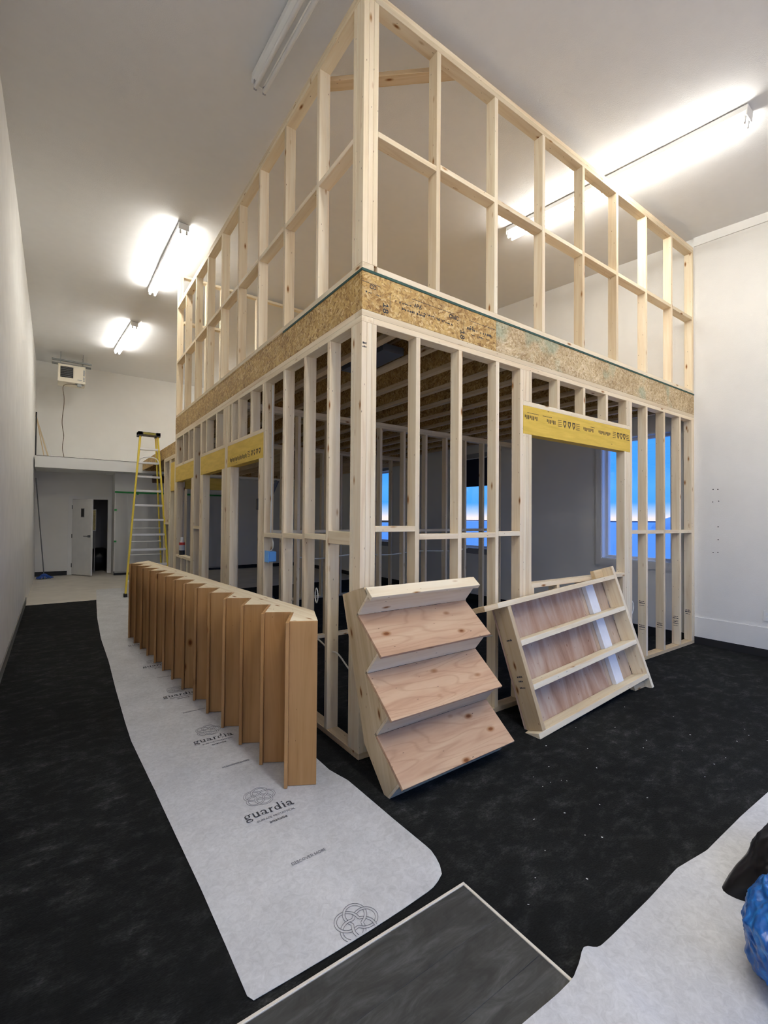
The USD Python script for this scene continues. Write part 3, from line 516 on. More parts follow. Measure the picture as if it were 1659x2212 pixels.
# ------------------------------------------------------------------ stairs
def stair(name, label, n, frame, width, pitch=.3155, back=.297, ang=math.radians(33.7), nosing=False, ply=PLY_RISER, tread=PLY_RISER, str_m=WOOD, s_end=None, loc=(0, 0, 0), ov=.026):
    """frame(s, t, w) -> world. s runs up along the noses, t into the stringer, w across."""
    o, es, et, ew = frame; st = thing(name, label, 'stairs', loc)
    W3 = lambda s, t, w: o+es*s+et*t+ew*w
    G, Rr = pitch*math.cos(ang), pitch*math.sin(ang); u = np.array([math.cos(ang), math.sin(ang)]); v = np.array([-math.sin(ang), math.cos(ang)])
    tt, rr = .019, .016
    def plank(nm, a, b, w0, w1, thick, inward, m):      # 2D segment a-b in (s, t), thick towards inward
        a, b = np.array(a), np.array(b); L_ = np.linalg.norm(b-a); x2 = (b-a)/L_; c2 = (a+b)/2+inward*thick/2
        ex = es*x2[0]+et*x2[1]; en = es*inward[0]+et*inward[1]
        R = np.c_[ew, ex, np.cross(ew, ex)]
        obj(nm, cbox(w1-w0, L_, thick, .0015), m, st, R=R, c=W3(c2[0], c2[1], (w0+w1)/2))
    for k in range(n):
        nose = np.array([k*pitch, 0.0])
        plank('tread', nose, nose+u*(G+ov), 0, width, tt, v, tread)
        top = nose+u*ov+v*tt; h = Rr-tt
        plank('riser', top, top+v*h, 0, width, rr, u, ply)
    nose = np.array([n*pitch, 0.0]); top = nose+u*ov+v*tt
    if nosing: plank('riser', top, top+v*(Rr-tt), 0, width, rr, u, ply); plank('nosing', nose-u*.004, nose+u*.075, 0, width, .030, v, WOOD)
    # stringers
    poly = []
    for k in range(n+(1 if nosing else 0)):
        nose = np.array([k*pitch, 0.0]); b0 = nose+u*(ov+rr)+v*(tt+.0)
        poly += [b0+v*(Rr-tt) if k == 0 else None, b0, nose+u*(G+ov+rr)+v*tt]
    poly = [p for p in poly if p is not None]
    if nosing: poly = poly[:-1]+[poly[-2]+u*.05]; 
    last = poly[-1]; se = s_end if s_end else last[0]+.10
    poly += [np.array([max(se, last[0]+.001), min(back, last[1]+.12)]), np.array([max(se, last[0]+.001), back]), np.array([.19*pitch/.3155, back])]
    P = Polygon([tuple(p) for p in poly]).buffer(0)
    P = max(getattr(P, 'geoms', [P]), key=lambda g: g.area)
    for w0 in (0.0, width/2-.019, width-.038):
        t = trimesh.creation.extrude_polygon(P, .038, engine='earcut'); vv = t.vertices
        c2 = np.array(P.centroid.coords[0])
        loc_ = np.c_[vv[:, 0]-c2[0], vv[:, 1]-c2[1], vv[:, 2]]
        zax = np.cross(es, et); sg = 1 if zax@ew > 0 else -1
        loc_[:, 2] *= sg
        t2 = trimesh.Trimesh(loc_, t.faces if sg > 0 else t.faces[:, ::-1], process=False)
        obj('stringer', t2, str_m, st, R=np.c_[es, et, zax], c=W3(c2[0], c2[1], w0))
    return st
al = math.atan2(-.071, .9975)
es = np.array([-.071, .9975, 0]); es /= np.linalg.norm(es); et = np.array([es[1], -es[0], 0])
stair('staircase', 'long fourteen step wooden staircase lying on its side on the paper runner', 14, (np.array([-.503, -.03, .006]), es, et, np.array([0, 0, 1.])), .912, loc=(-.35, 2.0, 0), str_m=WOOD, tread=PLY_RISER)
a, lean = math.radians(1.09), math.radians(72.8)
e = np.array([math.cos(a), math.sin(a), 0]); nn = np.array([-math.sin(a), math.cos(a), 0]); zz = np.array([0, 0, 1.])
es2 = math.cos(lean)*nn+math.sin(lean)*zz; et2 = math.sin(lean)*nn-math.cos(lean)*zz
stair('staircase', 'short three step wooden staircase leaning against the corner post', 3, (np.array([-.0704, -.543, .1012]), es2, et2, e), .905, pitch=.332, back=.312, nosing=True, ply=WOOD, tread=PLY_TREAD, str_m=WOOD_TAN, s_end=.84, loc=(.38, -.35, 0))

# ------------------------------------------------------------------ landing frame leaning on the front wall
a, lean, ro = .0134, 1.2608, .058
e = np.array([math.cos(a), math.sin(a), 0]); nn = np.array([-math.sin(a), math.cos(a), 0])
g = math.cos(lean)*nn+math.sin(lean)*zz; dd = math.sin(lean)*nn-math.cos(lean)*zz
e2 = e*math.cos(ro)+g*math.sin(ro); g2 = -e*math.sin(ro)+g*math.cos(ro)
O3 = np.array([1.2151, -.4721, .0025])
lf = thing('landing_frame', 'open wooden landing frame with three bays and plywood back leaning on the front wall', 'wooden frame', (2.0, -.3, 0))
RFm = np.c_[e2, g2, np.cross(e2, g2)]
def fp(name, X0, X1, Y0, Y1, Z0, Z1, m=WOOD, label=None, upright=False):
    dims = np.array([X1-X0, Y1-Y0, Z1-Z0]); c = O3+e2*(X0+X1)/2+g2*(Y0+Y1)/2+dd*(Z0+Z1)/2
    A = np.c_[e2, g2, -np.cross(e2, g2)*-1]; R, ld = ax_frame(dims if not upright else dims*[1e-3, 1, 1e-3]); ld = np.abs(R.T@dims)
    return obj(name, cbox(*ld), m, lf, R=A@R, c=c, label=label)
fp('top_rail', -.10, 1.60, .907, .945, 0, .14); fp('top_rail_end', -.245, -.1005, .907, .945, 0, .14, WOOD_TAN, 'darker projecting end of the top rail')
fp('bottom_rail', -.045, 1.60, 0, .038, 0, .14)
sbd = fp('side_board', 0, .038, .0385, .9065, 0, .14, WOOD_TAN);
for y_, ln_ in ((.66, [(0, .05, .014)]), (.40, [(0, .045, .012), (-.03, .035, .012), (-.075, .05, .012)])): stamp(sbd, np.c_[-dd, g2, np.cross(-dd, g2)], O3+e2*-.0004+g2*y_+dd*.07, ln_)
fp('side_board', 1.602, 1.640, -.09, 1.025, 0, .14)
for y in (.303, .612): fp('joist', .0385, 1.6015, y, y+.038, 0, .138)
fp('plywood_back', .0, 1.185, .0, .945, .142, .158, PLY_BACK, 'weathered reddish plywood back', True)
fp('plywood_back', 1.186, 1.60, .0, .945, .142, .158, PLY_EDGE, 'tan plywood back at the right', True)
fp('white_stud', 1.235, 1.365, .0385, .302, .10, .1415, WHITEPAINTED, 'white painted board in the middle bays'); fp('white_stud', 1.235, 1.365, .342, .611, .10, .1415, WHITEPAINTED); fp('white_stud', 1.235, 1.365, .651, .9065, .10, .1415, WHITEPAINTED)
fp('back_board', 1.45, 1.6015, .946, 1.022, .10, .138, WOOD_TAN, 'short tan block standing above the top rail')
fp('back_board', 1.42, 1.6015, -.085, -.001, .06, .10, WOOD_TAN)
# ------------------------------------------------------------------ strip lights
def strip_light(label, p0, p1, lit, segs, gap=.0):
    """p0, p1: ends of the channel's centre line, just under the ceiling"""
    p0, p1 = np.array(p0, float), np.array(p1, float); x = p1-p0; ln = np.linalg.norm(x); x /= ln
    s = np.cross(x, zz); s /= np.linalg.norm(s); u = np.cross(s, x); R = np.c_[x, s, u]; mid = (p0+p1)/2
    t = thing('strip_light', label, 'ceiling light', mid)
    def q(a, b, c): return mid+x*a+s*b+u*c
    body = Polygon([(-.062, .0), (.062, .0), (.062, -.045), (.022, -.082), (-.022, -.082), (-.062, -.045)])
    e_ = trimesh.creation.extrude_polygon(body, ln, engine='earcut'); v = e_.vertices
    e_.vertices = np.c_[v[:, 2]-ln/2, v[:, 0], v[:, 1]]; e_.fix_normals()
    obj('channel', e_, WHITEMETAL, t, R=R, c=mid)
    for e0 in (-1, 1):
        obj('end_cap', cbox(.012, .13, .085, .002), WHITEMETAL, t, R=R, c=q(e0*(ln/2+.004), 0, -.043))
    sl = ln/segs
    for k in range(segs):
        a0 = -ln/2+k*sl+.018; a1 = a0+sl-.036
        for sd in (-1, 1):
            obj('tube', trimesh.creation.cylinder(.0175, a1-a0, sections=14, transform=trimesh.transformations.rotation_matrix(np.pi/2, [0, 1, 0])), (TUBENEW if lit > 1 else TUBELIT) if lit else TUBEOFF, t, smooth=30, R=R, c=q((a0+a1)/2, sd*.038, -.112))
            for aa in (a0-.007, a1+.007): obj('lamp_holder', cbox(.013, .026, .085, .003), WHITEMETAL if lit else GREYTRIM, t, R=R, c=q(aa, sd*.038, -.092))
    return t
def under(x, y): return (x, y, float(zc(y))-.010)
strip_light('nearer of the two lit strip lights beyond the upper left stud wall', under(-.235, 3.98), under(-.255, 6.25), True, 2)
strip_light('small lit strip light farthest back on the left ceiling', under(-.305, 8.0), under(-.43, 9.85), True, 2)
strip_light('long bright strip light crossing behind the upper front stud wall at right', under(3.03, 1.33), under(3.08, -1.10), True, 2)
strip_light('unlit strip light on the ceiling above the left of the corner post', under(-.235, 1.22), under(-.235, -1.22), False, 1)
strip_light('lit strip light overhead in the left row, nearer the front of the hall', under(-.235, -1.36), under(-.235, -3.80), 2, 2)
strip_light('lit strip light overhead in the right row, nearer the front of the hall', under(3.10, -2.1), under(3.10, -4.5), 1, 2)
strip_light('lit strip light hidden behind the far end of the deck', under(3.05, 8.7), under(3.05, 11.1), True, 2)

# ------------------------------------------------------------------ paper runners and their print
def sheet(name, outline, zf, m, label, cat, step=.05, th=.0015):
    P = Polygon(outline); x0, y0, x1, y1 = P.bounds
    import shapely
    gx = np.arange(x0+step/2, x1, step); gy = np.arange(y0+step/2, y1, step)
    pts = np.array([(x, y) for x in gx for y in gy]); inside = shapely.contains_xy(P.buffer(-step*.35), pts[:, 0], pts[:, 1]); pts = pts[inside]
    ring = P.exterior; bl = np.linspace(0, ring.length, int(ring.length/step*1.4), endpoint=False); bp = np.array([ring.interpolate(d).coords[0] for d in bl])
    A = np.vstack([bp, pts]); from scipy.spatial import Delaunay
    tri = Delaunay(A).simplices; c = A[tri].mean(1); tri = tri[shapely.contains_xy(P, c[:, 0], c[:, 1])]
    a2 = A[tri]; sgn = np.cross(a2[:, 1]-a2[:, 0], a2[:, 2]-a2[:, 0]); tri[sgn < 0] = tri[sgn < 0][:, ::-1]
    Z = zf(A[:, 0], A[:, 1]); V = np.c_[A, Z+th]; n = len(V); nb = len(bp)
    B = np.c_[A, Z]; F = np.vstack([tri, tri[:, ::-1]+n, [[i, n+i, (i+1) % nb] for i in range(nb)], [[(i+1) % nb, n+i, n+(i+1) % nb] for i in range(nb)]])
    mm = trimesh.Trimesh(np.vstack([V, B]), F, process=False)
    return obj(name, mm, m, smooth=50, label=label, cat=cat)
def z1(x, y):
    xr = -.175-.012*np.clip(y, -1, 9); d = np.clip((x-(xr-.14))/.14, 0, 1)
    cu = np.clip((.0-y)/.2, 0, 1); z = .002+.05*cu*d**2*np.clip((y+1.1)/.2, .3, 1)+.0012*meshkit.noise(np.c_[x*6, y*6, x*0], 5)
    w = np.exp(-((y-.62-.9*(x+.8))/.02)**2)*.004*(x < -.55)
    return z+w
left = [(-.834, 8.75), (-.926, 7.27), (-1.018, 5.62), (-1.068, 4.22), (-1.076, 3.11), (-1.10, 2.19), (-1.113, 1.42), (-1.115, 1.07), (-1.087, .41), (-1.068, -.08), (-1.052, -.47), (-1.044, -.80), (-1.041, -1.025)]
bot = [(-.888, -1.029), (-.752, -1.031), (-.598, -1.03), (-.445, -1.025), (-.29, -1.016), (-.215, -.995), (-.19, -.95), (-.182, -.88)]
right = [(-.19, -.6), (-.20, -.1), (-.205, .6), (-.22, 2.0), (-.235, 4.0), (-.235, 6), (-.24, 8.74)]
pp = sheet('paper_runner', left+bot+right, z1, PAPER, 'long grey paper runner printed with knots, lying under the long staircase', 'paper runner')
def z2(x, y):
    s = np.clip((-1.52-y)/.35, 0, 1); rx = -.05-.07*s
    ridge = .026*np.where(x < rx, np.exp(-((x-rx)/(.06+.10*s))**2), np.exp(-((x-rx)/(.045+.0*s))**2))*(1-.35*s)*np.clip((y+2.5)/.5, 0, 1)
    return .009*(x < -.12)*(y < -1.52)+np.where((x >= -.12) & (y < -1.5), .002+.007*np.clip((-x+.1)/.25, 0, 1), .002)+ridge+.0015*meshkit.noise(np.c_[x*5, y*5, x*0], 9)
o2 = [(-1.25, -1.55), (-1.25, -2.9), (3.6, -2.9), (3.6, -1.60), (2.4, -1.585), (1.684, -1.573), (1.30, -1.564), (.88, -1.565), (.65, -1.535), (.376, -1.543), (.129, -1.545), (.02, -1.545), (-.02, -1.535), (-.06, -1.53), (-.10, -1.545), (-.16, -1.56), (-.25, -1.56), (-.45, -1.55), (-.8, -1.55)]
sheet('paper_runner', o2, z2, PAPER, 'plain grey paper sheet with a fold in the lower right corner', 'paper runner', step=.03)
# grey vinyl planks with a cream edge strip
lv = thing('plank_floor_sample', 'dark grey wood plank floor area with a cream edge strip', 'plank floor', (-.6, -1.5, 0))
yy = -1.078
for k, (w, n0) in enumerate([(.1825, .55), (.1825, 1.1), (.1825, .4), (.1825, .9), (.1825, .6), (.1825, 1.0)]):
    xs_ = [-.174, -.174-n0*1.3, -2.4] if k not in (0, 1) else [-.174, -1.25, -2.4]
    for a_, b_ in zip(xs_[:-1], xs_[1:]):
        board('plank', (max(b_, XL+.02)+.0006, yy-w+.0006, .0005), (a_, yy, .0055), lv, LVP, ch=.0008)
    yy -= w
board('edge_strip', (XL+.02, -1.077, 0), (-.161, -1.065, .009), lv, CREAMSTRIP, 'cream edge strip', ch=.002); board('edge_strip', (-.173, -2.17, 0), (-.161, -1.0775, .009), lv, CREAMSTRIP, ch=.002)

# printed logo: knot emblem, word in roman letters, small lines
def stroke(pts, w): return LineString(pts).buffer(w/2, quad_segs=3)
def knot(rad, lw):
    """interlaced rosette: five outer and five inner loops drawn as double lines"""
    n = 720; t = np.linspace(0, 2*np.pi*3, n); r = rad*(.60+.36*np.cos(t*5/3))
    P = np.c_[r*np.cos(t)*1.0, r*np.sin(t)]
    band = .055*rad*2.2
    ln = LineString(np.vstack([P, P[:1]])); out = []
    d = np.gradient(P, axis=0); nrm = np.c_[-d[:, 1], d[:, 0]]/np.linalg.norm(d, axis=1, keepdims=True)
    for sgn in (-1, 1): out.append((P+nrm*sgn*band/2))
    # crossings: under strands are cut away
    cuts = []
    for i in range(0, n, 2):
        dist = np.linalg.norm(P-P[i], axis=1); k = np.abs(np.arange(n)-i); k = np.minimum(k, n-k); cand = np.where((dist < rad*.02) & (k > 30))[0]
        for j in cand[:1]: cuts.append((i, j))
    lines = union_all([LineString(np.vstack([q, q[:1]])) for q in out])
    seen = []; gaps = []; par = 0
    for i, j in sorted(cuts):
        if any(np.linalg.norm(P[i]-P[s]) < rad*.06 and min(abs(i-s), n-abs(i-s)) < 20 for s in seen): continue
        seen.append(i); par ^= 1
        if par: gaps.append(LineString(P[max(0, i-14):i+15]).buffer(band*.42, cap_style=2))
    for gp in gaps: lines = lines.difference(gp.intersection(gp))
    return lines.buffer(lw/2, quad_segs=2)
def glyphs():
    """roman letters g u a r d i a as strokes; x-height 1"""
    E_ = lambda cx, cy, rx, ry, a0=0, a1=360, n=28: [(cx+rx*math.cos(math.radians(q)), cy+ry*math.sin(math.radians(q))) for q in np.linspace(a0, a1, n)]
    th, hv = .075, .17
    ring = lambda cx, cy, rx, ry, ir, iy: Polygon(E_(cx, cy, rx, ry)).difference(Polygon(E_(cx, cy, ir, iy)))
    G = []
    g_ = union_all([ring(.36, .66, .34, .36, .18, .30), ring(.40, -.28, .42, .27, .27, .19), stroke([(.14, .38), (.10, .22), (.22, .10), (.60, .04)], .10), stroke([(.60, .92), (.74, 1.02), (.84, 1.0)], .09)]); G.append((g_, .88))
    u_ = union_all([LineString([(.12, .96), (.20, .93), (.20, .30)]+E_(.45, .30, .25, .27, 180, 330)).buffer(hv*.45), stroke([(.74, .97), (.74, .05)], hv), stroke([(.60, .96), (.74, .96)], .06), stroke([(.74, .04), (.90, .04)], .06)]); G.append((u_, 1.0))
    a_ = union_all([LineString([(.10, .78)]+E_(.36, .72, .26, .24, 160, 0)+[(.62, .15), (.70, .05), (.82, .06)]).buffer(hv*.42), ring(.33, .27, .30, .26, .15, .19)]); G.append((a_, .90))
    r_ = union_all([stroke([(.24, .97), (.24, .03)], hv), stroke([(.08, .95), (.24, .95)], .06), stroke([(.08, .03), (.42, .03)], .06), stroke([(.30, .66), (.42, .88), (.60, .92)], .13)]); G.append((r_, .68))
    d_ = union_all([ring(.38, .46, .34, .46, .18, .38), stroke([(.72, 1.55), (.72, .03)], hv), stroke([(.56, 1.53), (.72, 1.53)], .06), stroke([(.72, .04), (.88, .04)], .06)]); G.append((d_, 1.0))
    i_ = union_all([stroke([(.22, .97), (.22, .03)], hv), stroke([(.08, .95), (.22, .95)], .06), stroke([(.08, .03), (.38, .03)], .06), Polygon(E_(.21, 1.38, .10, .10))]); G.append((i_, .48))
    G.append((a_, .9)); return G
def flat(sh, h=.0004): return cat_([trimesh.creation.extrude_polygon(g.simplify(.00004), h, engine='earcut') for g in getattr(sh, 'geoms', [sh]) if g.area > 1e-9])
WORD = []; cx_ = 0
for s_, adv in glyphs(): WORD.append(affinity.translate(s_, cx_, 0)); cx_ += adv+.06
WORD = [affinity.scale(g_, .258/cx_, .258/cx_*.92, origin=(0, 0)) for g_ in WORD]
EMB = knot(.083, .0016)
cut_ = sbox(-2, -1.0285, 2, 9)
def zat(x, y): return float(z1(np.array([x]), np.array([y]))[0])+.0022
LP = thing('runner_print', 'black printed knots and words along the paper runner', 'print', (-.64, .3, .003)) if False else pp
PR = pp
def lay(name, sh, x, y, m, rot=0.0):
    sh = affinity.translate(affinity.rotate(sh, rot, origin=(0, 0)), x, y)
    sh = sh.intersection(sbox(-2, -1.024, 2, 9))
    if sh.is_empty: return
    t = flat(sh); t.apply_translation([0, 0, zat(x, y)+.0012]); obj(name, t, m, PR)
def small(s, h):
    t = meshkit.text_mesh(s, h, .0004); return t
for k in range(-1, 5):
    dy, dxk = .955*k, -.018*k
    if k >= 0:
        for g_ in WORD: lay('printed_letter', g_, -.765+dxk, -.178+dy, INK, rot=-1.5)
    lay('printed_emblem', EMB, -.637+dxk*.9, -.02+dy, INKGREY)
    if k < 0: continue
    for s_, h_, x_, y_, m_ in (('SURFACE PROTECTION', .0135, -.723, -.224, INKGREY), ('anatolia', .017, -.674, -.262, INK), ('DISCOVER MORE', .0165, -.70, -.58, INKGREY)):
        t = meshkit.text_mesh(s_, h_, .0004); w_ = {'S': .195, 'a': .092, 'D': .165}[s_[0]]; t.apply_scale([w_/t.bounds[1, 0], 1, 1]); px, py = x_+dxk, y_+dy
        t.apply_translation([px, py, zat(px, py)+.0012]); obj('printed_line', t, m_, PR)

# ------------------------------------------------------------------ step ladder
ld_ = thing('step_ladder', 'tall yellow step ladder with aluminium steps and black top cap', 'ladder', (-.05, 7.9, 0))
TL, TRt, BL, BR = np.array([-.150, 8.18, 3.19]), np.array([.175, 8.18, 3.19]), np.array([-.455, 7.44, .02]), np.array([.315, 7.44, .02])
for p, q in ((BL, TL), (BR, TRt)):
    rl_ = beam('rail', p, q, .075, .028, (0, 1, 0), ld_, YELLOW)
    obj('rubber_foot', cbox(.06, .11, .06, .006), DARK, rl_, c=p+[0, 0, .017])
RBL, RBR = np.array([-.27, 9.0, .02]), np.array([.44, 9.0, .02])
for p, q in ((RBL, TL+[.02, .10, -.03]), (RBR, TRt+[-.02, .10, -.03])):
    beam('rear_rail', p, q, .05, .025, (0, 1, 0), ld_, YELLOW)
for k in range(1, 11):
    f_ = (k-.02)/10.95; l_, r_ = BL+(TL-BL)*f_, BR+(TRt-BR)*f_
    c_ = (l_+r_)/2; wd = np.linalg.norm(r_-l_)-.028
    st_ = cat_([boxm((-wd/2, -.045, -.014), (wd/2, .045, .004)), boxm((-wd/2, -.045, -.034), (wd/2, -.040, -.014)), boxm((-wd/2, .040, -.034), (wd/2, .045, -.014))])
    obj('step', st_, METAL, ld_, c=c_)
for k in (1, 2, 3, 4):
    f_ = (k+.3)/10.95; l_, r_ = RBL+(TL-RBL)*f_, RBR+(TRt-RBR)*f_; obj('rear_brace', tube([l_, r_], .010, 8), METAL, ld_, smooth=40)
c_ = (TL+TRt)/2
obj('top_cap', cat_([boxm((c_[0]-.205, 8.10, 3.19), (c_[0]+.205, 8.36, 3.245)), boxm((c_[0]-.205, 8.10, 3.165), (c_[0]-.13, 8.36, 3.25)), boxm((c_[0]+.13, 8.10, 3.165), (c_[0]+.205, 8.36, 3.25))]), DARK, ld_)
obj('cap_label', boxm((c_[0]-.115, 8.097, 3.197), (c_[0]+.115, 8.101, 3.238)), plain('olive_label', (.30, .27, .05), .6), ld_, label='yellow lettered label on the cap')
f9 = 9.35/10.95; l_, r_ = BL+(TL-BL)*f9, BR+(TRt-BR)*f9
obj('spreader_arch', tube(spline([l_+[.02, -.03, -.13], l_+[.07, -.03, -.02], (l_+r_)/2+[0, -.03, .0], r_+[-.07, -.03, -.02], r_+[-.02, -.03, -.13]], 24), .011, 8), METAL, ld_, smooth=40)

# ------------------------------------------------------------------ unit heater, its cable, the mezzanine odds and ends
ht = thing('unit_heater', 'cream unit heater with black louvres hanging under the back ceiling', 'heater', (-1.27, 10.8, 4.69))
HX0, HX1, HY0, HZ0, HZ1 = -1.543, -1.0, 10.8, 4.69, 5.10
fr = sbox(HX0, HZ0, HX1, HZ1).difference(sbox(HX0+.045, HZ0+.10, HX0+.30, HZ1-.05))
obj('casing', cat_([prism_xz(fr, HY0, HY0+.03), boxm((HX0, HY0+.03, HZ0), (HX1, HY0+.5, HZ1))]), CREAM, ht)
obj('louvre_well', boxm((HX0+.046, HY0+.026, HZ0+.10), (HX0+.299, HY0+.0299, HZ1-.05)), DARK, ht)
for k in range(6):
    z = HZ0+.125+k*.042; board('louvre', (HX0+.048, HY0+.002, z), (HX0+.297, HY0+.024, z+.008), ht, STEEL)
board('access_panel', (HX0+.315, HY0-.006, HZ0+.045), (HX1-.055, HY0-.0005, HZ1-.02), ht, CREAM); board('nameplate', (HX1-.16, HY0-.010, HZ0+.07), (HX1-.065, HY0-.0065, HZ0+.085), ht, STEEL)
for z, h_ in ((HZ0+.06, .03), (HZ0+.10, .02), (HZ0+.13, .03), (HZ0+.19, .14)): board('logo_strip', (HX1-.045, HY0-.008, z), (HX1-.015, HY0-.0005, z+h_), ht, STEEL)
for x, y in ((HX0+.05, HY0+.08), (HX1-.05, HY0+.08), (HX0+.05, HY0+.42), (HX1-.05, HY0+.42)): obj('hanger_rod', tube([(x, y, HZ1), (x, y, float(zc(y)))], .006, 6), STEEL, ht)
for y in (HY0+.08, HY0+.42): board('hanger_channel', (-1.665, y-.02, 5.185), (-.87, y+.02, 5.226), ht, STEEL)
obj('gas_valve', cat_([tube([(HX1-.2, HY0+.05, HZ0-.02), (HX1-.03, HY0+.05, HZ0-.02)], .012), boxm((HX1-.16, HY0+.02, HZ0-.07), (HX1-.08, HY0+.08, HZ0))]), STEEL, ht)
obj('heater_cable', tube(spline([(-1.12, 10.86, 4.655), (-1.3, 10.86, 4.66), (-1.415, 10.87, 4.62), (-1.425, 11.0, 4.45), (-1.42, 11.2, 4.1), (-1.435, 11.5, 3.75), (-1.40, 11.7, 3.5), (-1.42, 11.8, 3.2), (-1.39, 11.85, 3.05), (-1.40, 11.88, 2.91)], 70), .008, 6), DARKCABLE, smooth=40, label='thin brown cable hanging from the heater down to the mezzanine', cat='cable')
for i, (x0, m_, w_, x1, lb, y_) in enumerate([(-1.776, WOOD_TAN, .02, -1.975, 'thin tan strip leaning on the left wall at the mezzanine, nearest the wall', 11.50), (-1.69, WOOD, .03, -1.975, 'pale strip in the middle of the sticks leaning at the mezzanine', 11.58), (-1.602, TRIMW, .035, -1.970, 'white trim stick leaning on the left wall at the mezzanine, outermost', 11.66)]):
    o_ = thing('trim_stick', lb, 'stick', (x0, y_, 2.89)); beam('strip', (x0, y_, 2.90), (x1+.012, y_, 3.98-.03*i), w_, .018, (1, 0, .3), o_, m_)
o_ = thing('dark_trim_strip', 'narrow dark strip standing upright against the left wall at the mezzanine', 'strip', (-1.94, 11.4, 2.89)); board('strip', (-1.962, 11.38, 2.897), (-1.935, 11.43, 4.0), o_, DARK)
# mop
mp_ = thing('floor_mop', 'blue string mop standing on the back floor with its pole against the left wall', 'mop', (-1.74, 11.42, 0))
obj('pole', tube([(-1.74, 11.42, .05), (-1.925, 11.1, 2.40)], .012, 8), STEEL, mp_, smooth=40)
strands = []
for k in range(26):
    an = 2*np.pi*k/26+rng.normal(0, .1); rr_ = rng.uniform(.12, .19); strands.append(tube(spline([(-1.74, 11.42, .10), (-1.74+.06*math.cos(an), 11.42+.05*math.sin(an), .075), (-1.74+rr_*math.cos(an), 11.42+rr_*.8*math.sin(an), .016)], 8), .013, 6))
obj('mop_head', cat_(strands+[lathe([(0, .05), (.07, .06), (.075, .09), (.03, .12), (0, .12)], 14).apply_translation((-1.74, 11.42, 0))]), MOPBLUE, mp_, smooth=40)
# plastic sheet and tape on the partition
gx_ = np.linspace(-.285, 2.4, 70); gz_ = np.linspace(.06, 2.13, 14)
V = np.array([(x, 11.272+.010*math.sin(x*23+z*.8)*(1-.8*(z > 2.1))+.006*math.sin(x*61+z), z) for x in gx_ for z in gz_]); nz = len(gz_)
F = [[i*nz+j, (i+1)*nz+j, (i+1)*nz+j+1, i*nz+j+1] for i in range(len(gx_)-1) for j in range(nz-1)]
obj('plastic_sheet', (V, np.array(F)), SHEETPLASTIC, smooth=True, label='clear plastic sheet taped over the back partition', cat='plastic sheet')
obj('green_tape_strip', cat_([boxm((-.30, 11.262+.001, 2.12), (2.4, 11.268, 2.165)), boxm((.20, 11.2615, 2.09), (.245, 11.2665, 2.21))]), GREENTAPE, label='long green masking tape strip along the top of the plastic sheet', cat='tape')
for z in (1.66, .85): obj('green_tape_piece', boxm((-.305, 11.262, z), (-.25, 11.268, z+.045)), GREENTAPE, label=f'small green tape piece on the {"upper" if z > 1 else "lower"} left edge of the plastic sheet', cat='tape')
# brown roll under the rear deck
rb = thing('paper_roll', 'dark brown kraft roll lying high under the rear deck edge behind the ladder', 'roll', (1.1, 11.08, 2.528))
t = trimesh.creation.cylinder(.100, 1.3, sections=28, transform=trimesh.transformations.rotation_matrix(np.pi/2, [0, 1, 0])); obj('roll', t, BROWNROLL, rb, smooth=30, c=(1.19, 11.08, 2.508))
for x in (.75, 1.6): board('bracket', (x, 11.05, 2.609), (x+.03, 11.11, 2.63), rb, STEEL)
# items inside the dark rear room
o_ = thing('wall_poster', 'yellowish paper sheet pinned on the wall seen past the open door', 'paper', (-.82, 12.35, 0)); board('sheet', (-.86, 12.346, 1.14), (-.645, 12.35, 1.68), o_, plain('yellow_print', (.62, .52, .22), .7, mott=.4, mscale=14)); board('backing', (-.88, 12.351, 1.12), (-.635, 12.36, 1.70), o_, TRIMW)
for x in (-.85, -.66): board('post', (x-.01, 12.361, .0), (x+.01, 12.38, 1.70), o_, GREYTRIM)
m = trimesh.creation.icosphere(3); m.vertices = m.vertices*[.32, .3, .34]*(1+.12*(meshkit.noise(m.vertices*3+5)-.5))[:, None]; m.vertices[:, 2] = np.maximum(m.vertices[:, 2], -.3); m.apply_translation((-.52, 12.9, .30)); obj('trash_bag', m, BLACKBAG, smooth=True, label='black bag on the floor of the dark room past the door', cat='bag')

# ------------------------------------------------------------------ cables, box, bottle, stand
cb = thing('electrical_box', 'light blue plastic electrical box hanging on a stud in the left wall', 'electrical box', (.03, 1.575, 1.15))
board('box', (.012, 1.535, 1.105), (.085, 1.627, 1.197), cb, BOXBLUE, ch=.006); board('box_rim', (.008, 1.529, 1.099), (.0118, 1.627, 1.203), cb, BOXBLUE)
obj('electrical_cable', tube(spline([(.066, 1.615, 2.72), (.066, 1.617, 2.2), (.064, 1.617, 1.7), (.060, 1.615, 1.42), (.055, 1.612, 1.33), (.035, 1.56, 1.33), (.03, 1.49, 1.30), (.03, 1.48, 1.25), (.035, 1.52, 1.215), (.04, 1.57, 1.20)], 70), .0055, 6), CABLE, smooth=40, label='white cable running down a stud and looping into the blue electrical box', cat='cable')
obj('electrical_cable', tube(spline([(.045, -.0+.72, .60), (.045, .60, .60), (.045, .50, .575), (.045, .43, .565), (.045, .36, .57), (.045, .28, .545), (.045, .18, .50), (.06, .13, .47)], 50), .006, 6), CABLE, smooth=40, label='white cable passing low through the stud beside the corner post', cat='cable')
obj('electrical_cable', tube(spline([(.12, .50, .40), (.11, .47, .36), (.10, .465, .28), (.11, .47, .20), (.12, .50, .17)], 24), .006, 6), CABLE, smooth=40, label='short white cable loop low behind the left wall studs', cat='cable')
